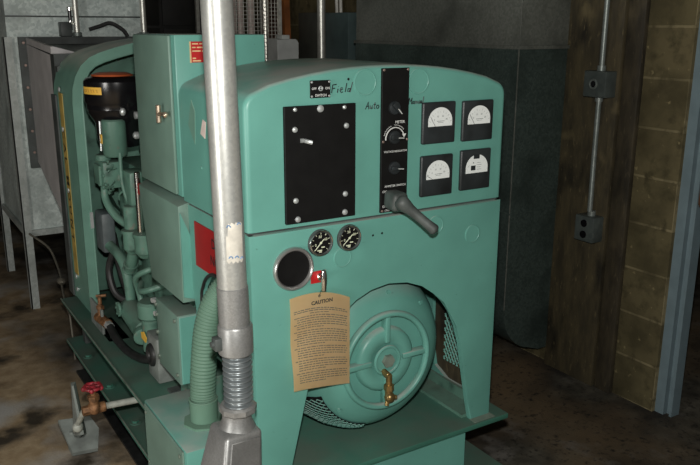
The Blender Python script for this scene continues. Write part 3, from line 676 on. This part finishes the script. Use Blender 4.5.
# sheet cover below the junction box, regulator box, terminal box
m = MB(); m.hexa([(.738, 2.125, .82), (.80, 2.125, .82), (.80, 2.40, .82), (.738, 2.42, .82), (.738, 2.125, 1.118), (.80, 2.125, 1.135), (.80, 2.56, 1.135), (.738, 2.50, 1.118)], .003, 2); cv = m.build('air_cover', 'side_paint', gen)
m = MB(); m.prism([(.741, 1.10), (.741, .84), (.80, .82), (.80, .95)], 'y', 2.119, 2.126); m.build('end_flange', 'teal_paint', cv)
m = MB(); m.box((.722, 2.142, .545), (.80, 2.345, .775), .005, 2); rb = m.build('regulator_box', 'side_paint', gen)
m = MB(); m.box((.727, 2.137, .548), (.798, 2.143, .772), .003, 1); m.build('front_lid', 'teal_paint', rb)
for (y_, z_) in ((2.335, .755), (2.335, .72), (2.335, .66), (2.335, .575), (2.16, .575), (2.16, .755)):
    m = MB(); m.hexnut((.722, y_, z_), -X, .006, .006); m.build('screw', 'worn_metal', rb)
m = MB(); m.box((.78, 2.14, .402), (.90, 2.32, .548), .004, 1); m.build('pedestal', 'engine_paint', gen)
m = MB(); m.box((.605, 1.785, .200), (.795, 2.145, .530), .006, 2); tb = m.build('terminal_box', 'teal_paint', gen)
m = MB(); m.box((.600, 1.80, .205), (.606, 2.13, .525), .002, 1); m.build('side_lid', 'side_paint', tb)
for (y_, z_) in ((2.11, .505), (2.11, .34), (1.82, .505), (1.82, .25)):
    m = MB(); m.disc((.600, y_, z_), -X, .006, .004, 8); m.build('screw', 'worn_metal', tb)
# green corrugated hose
hp = spline([Vector(p) for p in ((.712, 1.925, .56), (.714, 1.93, .62), (.722, 1.93, .72), (.735, 1.925, .82), (.765, 1.915, .90), (.82, 1.90, .955), (.90, 1.89, .98))], 60)
m = MB(); m.tube(hp, .04, 20, 0, rad=lambda i, n: .0355+.0016*math.sin(i*2*PI/6.2)); m.build('corrugated_hose', 'hose_green', gen, 60)
m = MB(); m.prism(arc(.712, 1.922, .062, 0, 360, 8)[:-1], 'z', .530, .537); m.cyl((.712, 1.924, .535), (.712, 1.925, .60), .040, 24, .004); m.torus((.712, 1.925, .60), Z, .039, .003, 24, 8); m.build('hose_flange', 'hose_green', gen)
# ------------------------------------------------------------------ engine
m = MB(); m.box((.86, 2.42, .58), (1.46, 3.20, 1.10), .012, 2); m.box((.95, 2.42, 1.10), (1.40, 3.20, 1.26), .02, 2); m.box((.92, 2.45, .43), (1.42, 3.2, .58), .02, 2)
for k in range(5): m.box((.848, 2.52+k*.14, .70), (.862, 2.60+k*.14, 1.02), .006, 2)
m.build('engine_block', 'engine_paint', gen)
m = MB(); m.cyl((1.18, 2.38, .685), (1.18, 2.46, .685), .30, 40); m.build('flywheel_housing', 'engine_paint', gen)
# air cleaner
ac = Vector((.842, 3.05, 0))
m = MB(); m.lathe([(0, 1.440), (.085, 1.440), (.112, 1.432), (.122, 1.42), (.123, 1.345), (.119, 1.338), (.117, 1.330), (.117, 1.316), (.114, 1.312), (.113, 1.300), (.098, 1.275), (.090, 1.262), (.088, 1.20), (.075, 1.17), (0, 1.165)], (ac.x, ac.y, 0), Z, 44); acl = m.build('air_cleaner', 'black_enamel', gen, label='glossy black round air cleaner')
m = MB(); m.lathe([(.078, 1.4405), (.074, 1.446), (.055, 1.452), (0, 1.455)], (ac.x-.02, ac.y-.02, 0), Z, 28); m.build('top_label', 'orange_label', acl)
m = MB()
n = 14; r0 = .1238; vs = []
for i in range(n+1):
    a = math.radians(178+50*i/n); vs.append((m.bm.verts.new((ac.x+r0*math.cos(a), ac.y+r0*math.sin(a), 1.375)), m.bm.verts.new((ac.x+r0*math.cos(a), ac.y+r0*math.sin(a), 1.402))))
for a, b in zip(vs, vs[1:]): m.bm.faces.new((a[0], b[0], b[1], a[1]))
m.build('side_label', 'yellow_label', acl, label='yellow side label')
m = MB()
for i, a in enumerate((186, 192, 198, 206, 212, 219)):
    a = math.radians(a); p = Vector((ac.x+.1243*math.cos(a), ac.y+.1243*math.sin(a), 1.3885)); t_ = Vector((-math.sin(a), math.cos(a), 0))
    m.tube([p-t_*.004+Z*.004, p+Z*.004+t_*.002, p-Z*.004, p+t_*.004-Z*.004], .0009, 4)
m.build('label_print', 'rust_wood', acl)
for a in (262,):
    b = math.radians(a); m = MB(); m.sphere((ac.x+.118*math.cos(b), ac.y+.118*math.sin(b), 1.312), .012, 10, (1, 1, 1.3)); m.build('clip', 'zinc_screw', acl)
# green canister below, with cap
m = MB(); m.lathe([(0, 1.282), (.040, 1.282), (.045, 1.276), (.045, 1.15), (.038, 1.14), (0, 1.14)], (.80, 2.98, 0), Z, 28); cn = m.build('fuel_filter', 'engine_paint', gen, label='green canister')
m = MB(); m.box((.752, 2.985, 1.19), (.757, 3.005, 1.225)); m.build('label_patch', 'yellow_label', cn)
m = MB(); m.tube([(.757, 3.01, 1.275), (.755, 3.01, 1.16)], .004, 6); m.build('bright_edge', 'zinc_screw', cn)
m = MB(); m.lathe([(.014, 0), (.014, .012), (.008, .018), (0, .018)], (.868, 2.90, 1.225), -X, 12); m.build('fuel_bolt', 'zinc_screw', gen); m = MB(); m.lathe([(.014, 0), (.014, .012), (0, .014)], (.872, 2.90, 1.30), -X, 12); m.build('fuel_bolt', 'zinc_screw', gen)
# carburettor cluster
m = MB(); m.box((.752, 3.00, 1.01), (.83, 3.12, 1.115), .008, 2); m.cyl((.77, 3.05, 1.115), (.77, 3.05, 1.14), .03, 16, .004); m.box((.742, 3.02, 1.02), (.753, 3.10, 1.10), .003, 1); m.cyl((.82, 3.02, 1.05), (.86, 3.0, 1.05), .028, 14)
cb = m.build('carburettor', 'engine_paint', gen)
for k in range(16):
    m = MB(); p = Vector((.755+random.random()*.10, 2.90+random.random()*.17, 1.0+random.random()*.16)); q = p+Vector((random.uniform(-.04, .04), random.uniform(-.05, .05), random.uniform(-.05, .05)))
    m.tube([p, p.lerp(q, .5)+Vector((random.uniform(-.012, .012), 0, random.uniform(-.01, .012))), q], random.uniform(.002, .0045), 6, 4); m.build('linkage_rod', 'engine_paint', cb)
for k in range(6):
    m = MB(); m.disc((.752, 2.90+random.random()*.18, 1.0+random.random()*.14), -X, .008, .008, 8); m.build('linkage_nut', 'engine_paint', cb)
m = MB(); m.tube([(.768, 3.06, 1.01), (.766, 3.05, .965), (.775, 3.02, .925), (.80, 2.98, .885), (.84, 2.92, .86)], .015, 12, 8); m.build('fuel_pipe', 'engine_paint', gen)
m = MB()
for (a, b) in (((.80, 2.92, 1.16), (.83, 2.86, .90)), ((.86, 2.84, 1.1), (.83, 2.80, .9)), ((.86, 2.95, 1.0), (.82, 2.90, 1.07))): m.tube([a, ((a[0]+b[0])/2-.02, (a[1]+b[1])/2, (a[2]+b[2])/2), b], .007, 8, 6)
m.box((.80, 2.82, .90), (.87, 2.92, 1.10), .01, 2); m.build('manifold', 'engine_paint', gen)
# oil filters and dipstick tube
for (x, y, z0, z1, r) in ((.80, 2.83, .79, .87, .036), (.815, 2.72, .80, .88, .040)):
    m = MB(); m.lathe([(0, z0), (r*.6, z0), (r, z0+.02), (r, z1), (r*1.12, z1), (r*1.12, z1+.012), (r*.5, z1+.016), (0, z1+.016)], (x, y, 0), Z, 24); m.build('oil_filter', 'engine_paint', gen)
m = MB(); m.cyl((.80, 2.83, .885), (.80, 2.83, .975), .028, 20, .004); m.build('filler_neck', 'engine_paint', gen)
m = MB(); m.cyl((.80, 2.72, .896), (.80, 2.72, 1.12), .011, 14, .003); m.build('dipstick_tube', 'chrome', gen, label='shiny metal dipstick tube')
m = MB(); m.box((.79, 2.60, 1.045), (.858, 2.69, 1.085), .002, 1); m.build('caution_label', 'red_sign', gen)
# coolant and exhaust pipework low on the engine
m = MB(); m.tube([(.765, 3.05, .775), (.79, 2.99, .735), (.80, 2.95, .68), (.805, 2.94, .60), (.805, 2.94, .53)], .020, 12, 6); m.build('coolant_pipe', 'engine_paint', gen)
m = MB(); m.cyl((.806, 2.85, .79), (.804, 2.91, .70), .022, 14); m.build('branch_pipe', 'engine_paint', gen)
m = MB(); m.torus((.805, 2.90, .725), (0, .5, -1), .024, .006, 20, 8); m.build('hose_clamp', 'engine_paint', gen); m = MB(); m.torus((.805, 2.92, .70), (0, .5, -1), .024, .006, 20, 8); m.build('hose_clamp', 'engine_paint', gen)
m = MB(); m.box((.745, 3.06, .735), (.80, 3.17, .90), .012, 2); m.build('grey_coil', 'coil_grey', gen, label='grey boxy coil')
m = MB(); m.tube([(.78, 3.06, .735), (.765, 3.08, .66), (.775, 3.05, .57), (.82, 3.0, .53)], .014, 10, 8); m.tube([(.82, 3.2, .78), (.84, 3.18, .62), (.86, 3.15, .5)], .016, 10, 6); m.build('cooling_hose', 'rubber_and_shade', gen)
m = MB(); m.tube([(.87, 2.66, .78), (.80, 2.68, .76), (.775, 2.74, .72), (.79, 2.77, .66), (.80, 2.75, .60), (.82, 2.70, .58)], .011, 10, 8); m.tube([(.87, 2.62, .72), (.80, 2.64, .70), (.78, 2.70, .68), (.80, 2.76, .69)], .012, 10, 8); m.tube([(.82, 2.72, .85), (.85, 2.62, .80), (.86, 2.55, .77)], .014, 10, 6); m.build('return_pipe', 'engine_paint', gen)
# water pump / oil pump cast body
m = MB(); m.sphere((.80, 2.93, .53), .052, 18, (.9, 1.25, .8)); m.cyl((.80, 2.93, .53), (.80, 2.74, .50), .045, 20, .006); m.cyl((.80, 2.80, .505), (.775, 2.70, .495), .034, 16, .006); m.disc((.76, 2.93, .54), -X, .03, .012, 16)
for k in range(6):
    a = k*PI/3; m.hexnut((.752, 2.93+.025*math.cos(a), .54+.025*math.sin(a)), -X, .005, .006)
m.build('pump_body', 'engine_paint', gen)
m = MB(); m.cyl((.79, 2.62, .60), (.79, 2.62, .665), .05, 22, .008); m.cyl((.79, 2.62, .47), (.79, 2.62, .60), .038, 20, .006); m.build('filter_bowl', 'engine_paint', gen)
m = MB(); m.prism([(2.57, .545), (2.60, .56), (2.63, .55), (2.625, .528), (2.58, .525)], 'x', .748, .7515); m.build('orange_mark', 'yellow_label', gen)
for (y_, z_) in ((2.39, .745), (2.40, .70), (2.42, .74)):
    m = MB(); m.hexnut((.745, y_, z_), (-1, -.3, 0), .009, .014); m.build('terminal_nut', 'zinc_screw', gen)
m = MB(); m.box((.745, 2.44, .42), (.84, 2.55, .585), .006, 2); mg = m.build('engine_mount', 'grey_plate', gen)
m = MB(); m.torus((.744, 2.50, .51), X, .030, .012, 26, 10); m.disc((.746, 2.50, .51), -X, .03, .004, 20); m.build('rubber_ring', 'rubber_and_shade', mg)
# bracket plate, fittings and hose on deck
m = MB(); m.box((.705, 3.02, .402), (.715, 3.20, .515), .002, 1); m.box((.705, 2.93, .402), (.79, 3.20, .410), .002, 1); m.disc((.735, 2.97, .41), Z, .014, .006, 10); m.build('angle_bracket', 'grey_plate', gen)
m = MB(); m.cyl((.705, 3.08, .47), (.72, 2.98, .465), .020, 12, .004); m.cyl((.708, 3.05, .48), (.71, 3.05, .53), .011, 10, .002); m.hexnut((.71, 3.05, .51), Z, .016, .014); m.cyl((.71, 3.05, .53), (.71, 3.05, .565), .008, 10, .002); m.cyl((.70, 3.06, .565), (.735, 3.04, .568), .006, 8); m.build('brass_fitting', 'rusty_brass', gen, label='corroded brass fitting')
m = MB(); m.hexnut((.718, 2.985, .465), (.1, -1, -.1), .018, .03); m.build('hose_nut', 'zinc_screw', gen)
m = MB(); m.tube([(.72, 2.96, .462), (.725, 2.88, .435), (.735, 2.76, .425), (.75, 2.64, .44), (.77, 2.55, .47)], .016, 12, 8); m.build('oil_hose', 'rubber_and_shade', gen, label='black oil hose')
m = MB(); m.box((.76, 2.36, .402), (.90, 2.40, .42)); m.box((.755, 2.36, .402), (.765, 2.58, .408)); m.build('mount_rail', 'dark_steel', gen)

# ------------------------------------------------------------------ radiator hood
ho = [(.725, .402), (.725, 1.32), (.730, 1.375), (.745, 1.425), (.770, 1.467), (.805, 1.498), (.85, 1.518), (.91, 1.536), (.98, 1.553), (1.08, 1.567), (1.18, 1.572)]
ho = ho + [(2.36-a, b) for a, b in ho[::-1][1:]]
m = MB()
hi_ = offs(ho, .012); hr = offs(ho, .042)
m.prism(ho+hi_[::-1], 'y', 3.302, 3.64); 
m.prism(ho+hr[::-1], 'y', 3.290, 3.304)
hd = m.build('radiator_hood', 'shroud_paint', gen, 30)
m = MB(); m.tube([(a, 3.289, b) for a, b in offs(ho, .040)], .004, 6); m.build('hood_bead', 'shroud_paint', hd)
m = MB(); m.prism(hi_, 'y', 3.600, 3.612); m.build('fan_panel', 'engine_paint', hd)
m = MB(); m.box((.80, 3.59, 1.40), (1.56, 3.601, 1.41)); m.cyl((1.18, 3.45, .98), (1.18, 3.60, .98), .30, 40); m.build('fan_ring', 'engine_paint', hd)
m = MB(); m.box((.745, 3.613, .402), (1.61, 3.66, 1.45)); m.build('radiator_core', 'dark_steel', gen)
m = MB(); m.box((.716, 3.57, .41), (.724, 3.655, 1.33), .001, 1); m.build('core_edge', 'dark_steel', gen)
m = MB(); m.box((.7225, 3.465, .535), (.7255, 3.53, 1.345)); tp = m.build('yellow_tape', 'yellow_tape', hd, label='yellow tape strip with dark letters')
m = MB()
add_text(m, 'C A L   M O U N T', (.7222, 3.497, .94), -Z, -Y, .062)
m.build('lettering', 'ink', tp)
for z in (1.36, 1.19, .92, .522, .46):
    m = MB(); m.disc((.725, 3.50, z), -X, .011, .008, 10); m.build('rivet', 'zinc_screw', hd)
m = MB(); m.box((.755, 3.284, .79), (.768, 3.291, .86)); m.build('bare_patch', 'zinc_screw', hd)

# ------------------------------------------------------------------ drain valve and plate on floor
m = MB()
top = [(.503, 2.793, .05), (.594, 2.779, .05), (.613, 2.821, .11), (.600, 2.899, .13), (.485, 2.931, .13)]
nd = Vector((0, .5, -1)).normalized()*.02
va = [m.bm.verts.new(p) for p in top]; vb = [m.bm.verts.new(Vector(p)+nd) for p in top]
m.bm.faces.new(va); m.bm.faces.new(vb[::-1])
for k in range(5): m.bm.faces.new((va[k], vb[k], vb[(k+1) % 5], va[(k+1) % 5]))
m.box((.51, 2.86, 0), (.58, 2.92, .10), .004); m.disc((.545, 2.85, .085), (0, -.5, 1), .012, .012, 8)
tag(m.build('steel_foot_plate', 'grey_plate'), 'pale grey tilted steel plate on the floor below red handwheel valve', 'plate')
yv = 2.47
m = MB(); m.cyl((.515, yv, .375), (.565, yv, .375), .018, 14, .003); m.sphere((.528, yv, .378), .024, 14); m.cyl((.528, yv, .38), (.528, yv, .425), .016, 12, .003); m.hexnut((.528, yv, .408), Z, .020, .016); m.cyl((.528, yv, .42), (.528, yv, .452), .009, 10); m.hexnut((.488, yv, .375), X, .016, .025); dv = m.build('drain_valve', 'rusty_brass', gen, label='rusty brass drain valve with red handwheel')
m = MB(); m.torus((.528, yv, .455), Z, .027, .006, 28, 8); m.disc((.528, yv, .448), Z, .010, .012, 12)
for k in range(5):
    a = 2*PI*k/5; m.tube([(.528, yv, .455), (.528+.027*math.cos(a), yv+.027*math.sin(a), .455)], .004, 6); m.sphere((.528+.029*math.cos(a+.6), yv+.029*math.sin(a+.6), .453), .009, 8)
m.build('handwheel', 'red_wheel', dv, label='red handwheel')
m = MB(); m.cyl((.56, yv, .375), (.791, yv, .362), .0115, 14); m.build('pipe', 'white_pipe', dv, label='pale pipe stub')
m = MB(); m.cyl((.498, yv+.01, .375), (.488, yv+.10, .28), .010, 10); m.sphere((.488, yv+.10, .27), .019, 12); m.cyl((.488, yv+.10, .27), (.505, 2.72, .18), .009, 10); m.build('drain_spout', 'white_pipe', dv)
m = MB(); m.hexa([(.50, 2.60, .22), (.512, 2.60, .22), (.545, 2.72, .16), (.50, 2.72, .16), (.492, 2.63, .40), (.498, 2.63, .40), (.512, 2.66, .40), (.495, 2.66, .40)]); m.build('strap', 'grey_plate', dv)

# ------------------------------------------------------------------ big conduit pole in front
pl = thing('conduit_riser', 'thick shiny galvanised conduit standing in front of the green cabinet', 'conduit', (.63, 1.5, 0))
px, py = .636, 1.50
m = MB(); m.cyl((.606, py, 2.7), (px-.002, py, 1.06), .0325, 36); m.build('pipe', 'conduit_metal', pl)
m = MB(); m.cyl((px-.002, py, 1.078), (px, py, .985), .0345, 32, .002); m.build('sleeve', 'cast_aluminium', pl)
m = MB(); m.lathe([(.035, 0), (.039, .004), (.039, .066), (.037, .07), (.030, .07)], (px+.001, py, .918), Z, 32); cpl = m.build('coupling', 'cast_aluminium', pl)
m = MB(); m.box((px-.052, py-.012, .935), (px-.032, py+.012, .965), .003); m.cyl((px-.058, py, .95), (px-.032, py, .95), .007, 10); m.build('clamp_screw', 'dark_steel', cpl)
m = MB(); fp_ = [(px+.003, py, .922-.0012*i) for i in range(118)]
m.tube(fp_, .03, 28, 0, rad=lambda i, n: .0300+.0042*math.sin(i*2*PI/10.3)); m.build('flexible_conduit', 'flex_metal', pl, 70)
m = MB(); m.lathe([(.030, 0), (.038, .003), (.043, .008), (.043, .020), (.038, .025), (.030, .025)], (px+.001, py, .770), Z, 10); m.build('locknut', 'cast_aluminium', pl)
m = MB(); m.lathe([(.044, .735), (.034, .757), (.033, .78)], (px-.003, py, 0), Z, 28)
m.hexa([(.520, 1.37, .48), (.655, 1.42, .48), (.665, 1.54, .48), (.500, 1.54, .48), (.585, 1.452, .742), (.677, 1.456, .738), (.677, 1.545, .738), (.585, 1.545, .742)], .010, 3)
lb = m.build('conduit_body', 'cast_aluminium', pl)
m = MB(); m.hexa([(.537, 1.378, .50), (.644, 1.416, .50), (.644, 1.424, .50), (.537, 1.386, .50), (.596, 1.446, .728), (.668, 1.450, .725), (.668, 1.458, .725), (.596, 1.454, .728)], .002, 1); m.build('cover_plate', 'cast_aluminium', lb)
m = MB(); m.cyl((.60, 1.50, 0), (.60, 1.50, .50), .0325, 28); m.build('pipe', 'conduit_metal', pl)
# torn paper sticker with blue marks on the pole
m = MB()
n = 12; rows = [1.14, 1.17, 1.20, 1.226]; g = []
for z in rows: g.append([m.bm.verts.new((.633+.0332*math.cos(math.radians(232+66*i/n)), py+.0332*math.sin(math.radians(232+66*i/n)), z+.003*math.sin(i*2.1+z*40))) for i in range(n+1)])
for a, b in zip(g, g[1:]):
    for i in range(n): m.bm.faces.new((a[i], a[i+1], b[i+1], b[i]))
sk = m.build('paper_sticker', 'sticker', pl, label='torn pale paper sticker')
m = MB()
for (a0, z) in ((236, 1.218), (275, 1.222), (240, 1.150), (284, 1.146), (262, 1.15)):
    m.tube([(.633+.0337*math.cos(math.radians(a0+k*5)), py+.0337*math.sin(math.radians(a0+k*5)), z+(.004 if k in (1, 2) else 0)) for k in range(4)], .0012, 4)
m.build('blue_marks', 'blue_ink', sk)

# ------------------------------------------------------------------ paper caution tag
ct = thing('caution_tag', 'tan printed paper caution tag hanging from the start switch', 'tag', (.962, 1.68, .665))
m = MB(); nu, nv = 10, 14
def tagpt(u, v, off=0):   # u across 0..1, v up 0..1
    x = .872+.184*u; z = .686+.256*v - .028*u**1.6 + .014*math.sin(PI*u)*v
    curl = .016*(1-v)**2*(1-u)**1.3 + .003*math.sin(3*v*PI)*(1-u) + .006*math.sin(PI*u)
    return Vector((x, 1.690-curl-off, z))
g = [[m.bm.verts.new(tagpt(i/nu, j/nv)) for i in range(nu+1)] for j in range(nv+1)]
for j in range(nv):
    for i in range(nu): m.bm.faces.new((g[j][i], g[j][i+1], g[j+1][i+1], g[j+1][i]))
r = bmesh.ops.solidify(m.bm, geom=m.bm.faces[:], thickness=.0004)
m.build('paper', 'tag_paper', ct, 60)
m = MB()
def word(u0, u1, v, h):
    k = max(2, int((u1-u0)*12)); A_ = [m.bm.verts.new(tagpt(u0+(u1-u0)*i/k, v-h/2, .0009)) for i in range(k+1)]; B_ = [m.bm.verts.new(tagpt(u0+(u1-u0)*i/k, v+h/2, .0009)) for i in range(k+1)]
    for i in range(k): m.bm.faces.new((A_[i], A_[i+1], B_[i+1], B_[i]))
lines = []
v = .868; word_h = .0075
for u0, u1, vv, hh in ((.05, .93, .845, .009), (.05, .95, .825, .009), (.30, .64, .80, .007)): lines.append((u0, u1, vv, hh))
v = .772; k = 0
while v > .05:
    par = k in (5, 12, 17, 22, 27)
    lines.append((.10 if not k in (0, 3, 6, 9, 13, 18, 23, 28) else .055, .95 if not par else .55, v, .0085)); v -= .0245 if not par else .032; k += 1
for (u0, u1, vv, hh) in lines:
    u = u0
    while u < u1-.02:
        w = random.uniform(.022, .085); e = min(u+w, u1); word(u, e, vv, hh); u = e+.012
m.build('printed_lines', 'wire_dull', ct)
m = MB(); c_ = tagpt(.5, .905, .0012); add_text(m, 'CAUTION', c_, X, Z, .0145, bold=.035); m.build('heading', 'ink', ct)
m = MB(); m.tube([tagpt(.46, .965, .002), Vector((.957, 1.672, .958)), Vector((.962, 1.668, .955)), Vector((.960, 1.675, .975)), Vector((.964, 1.682, .984))], .0008, 5, 4); m.torus(tagpt(.46, .965, .001), Y, .003, .0008, 14, 6); m.build('wire_tie', 'ink', ct)

# ------------------------------------------------------------------ things in the dark background
# wire mesh rack with tubes
wr = thing('wire_mesh_rack', 'tall wire mesh rack behind the generator holding long tubes', 'rack', (2.30, 5.1, 0))
m = MB()
for i in range(19): m.tube([(2.06+i*.0262, 5.0, .1), (2.06+i*.0262, 5.0, 2.45)], .0022, 4)
for k in range(86): m.tube([(2.06, 5.0, .2+k*.0262), (2.532, 5.0, .2+k*.0262)], .0022, 4)
m.build('mesh_panel', 'wire_grey', wr)
m = MB()
for (x, y) in ((2.05, 5.0), (2.54, 5.0), (2.05, 5.28), (2.54, 5.28)): m.box((x-.012, y-.012, 0), (x+.012, y+.012, 2.45))
m.box((2.05, 4.995, .1), (2.54, 5.28, .12)); m.build('rack_frame', 'wire_grey', wr)
for i, (x, mt, rr) in enumerate(((2.478, 'white_tube', .031), (2.235, 'pinkish_tube', .022), (2.29, 'pinkish_tube', .02), (2.37, 'pinkish_tube', .022), (2.13, 'pinkish_tube', .024))):
    m = MB(); m.cyl((x, 5.10, .121), (x, 5.10, 2.3), rr, 16)
    tag(m.build('long_tube', mt), ('bright white tube standing inside the wire mesh rack' if i == 0 else 'dull pinkish tube standing inside the wire mesh rack'), 'tube', None if i == 0 else 'pinkish tubes in the wire rack')
gb = thing('grey_cabinet', 'light grey rounded steel cabinet behind the generator beside the wire rack', 'cabinet', (2.51, 4.9, 0))
m = MB(); m.prism([(2.430, 0), (2.430, 1.535), (2.565, 1.535)]+arc(2.565, 1.51, .025, 90, 0, 5)+[(2.590, 0)], 'y', 4.82, 4.97, .004, 1); m.build('body', 'cabinet_grey', gb)
m = MB(); m.box((2.475, 4.84, 1.535), (2.535, 4.93, 1.562), .004); m.build('top_cap', 'cabinet_grey', gb)
m = MB(); m.hexa([(2.60, 5.34, 0), (2.735, 5.34, 0), (2.735, 5.37, 0), (2.60, 5.37, 0), (2.60, 5.38, 2.4), (2.735, 5.38, 2.4), (2.735, 5.41, 2.4), (2.60, 5.41, 2.4)]); tag(m.build('wood_board', 'dark_wood'), 'dark reddish brown board standing upright behind the grey cabinet', 'board')
m = MB(); m.hexa([(2.665, 5.06, 0), (2.71, 5.06, 0), (2.71, 5.10, 0), (2.665, 5.10, 0), (2.605, 5.10, 2.5), (2.65, 5.10, 2.5), (2.65, 5.14, 2.5), (2.605, 5.14, 2.5)]); tag(m.build('timber_post', 'rust_wood'), 'orange brown timber post leaning in the dark behind grey cabinet', 'post')
fpipe = thing('steel_pipe', 'bright vertical steel pipe rising behind the control cabinet', 'pipe', (2.30, 4.0, 0))
m = MB(); m.cyl((2.30, 4.0, 0), (2.30, 4.0, 2.7), .024, 20); m.build('pipe', 'bright_pipe', fpipe)
m = MB(); m.cyl((2.30, 4.0, 0), (2.30, 4.0, .012), .06, 24, .003); m.build('floor_flange', 'wall_conduit', fpipe)
ep = thing('electrical_panel', 'blue grey electrical panel on the far right wall behind bright pipe', 'panel', (2.70, 4.45, 1.1))
m = MB(); m.box((2.655, 4.28, .95), (2.75, 4.62, 1.705), .004); m.build('enclosure', 'panel_bluegrey', ep)
m = MB(); m.box((2.648, 4.605, .95), (2.655, 4.622, 1.705), .002); m.build('door_edge', 'cabinet_grey', ep)
for y_ in (4.44, 4.49):
    m = MB(); m.tube([(2.70, y_, 1.705), (2.70, y_+.005, 1.80), (2.71, y_+.03, 2.0), (2.72, y_+.05, 2.69)], .011, 10, 5); m.build('feed_conduit', 'wire_grey', ep)
m = MB(); m.box((2.70, 4.68, .95), (2.75, 5.02, 1.71), .004); tag(m.build('switch_cabinet', 'panel_grey'), 'dim grey cabinet on the far right wall left of the bright pipe', 'cabinet')
bc = thing('dark_locker', 'black steel locker against the back wall beyond the green junction box', 'locker', (2.2, 6.2, 0))
m = MB(); m.box((1.60, 6.0, .05), (2.60, 6.5, 2.4), .005); m.build('carcass', 'dark_cabinet', bc)
for x0 in (1.605, 2.03):
    m = MB(); m.box((x0+.012, 5.985, .07), (x0+.41, 6.0, 1.60), .003); m.build('door', 'dark_cabinet', bc)
    m = MB(); m.box((x0+.012, 5.985, 1.62), (x0+.41, 6.0, 2.38), .003); m.build('door', 'dark_cabinet', bc)
m = MB(); m.box((1.60, 6.0, 0), (2.60, 6.45, .05)); m.build('plinth', 'dark_cabinet', bc)
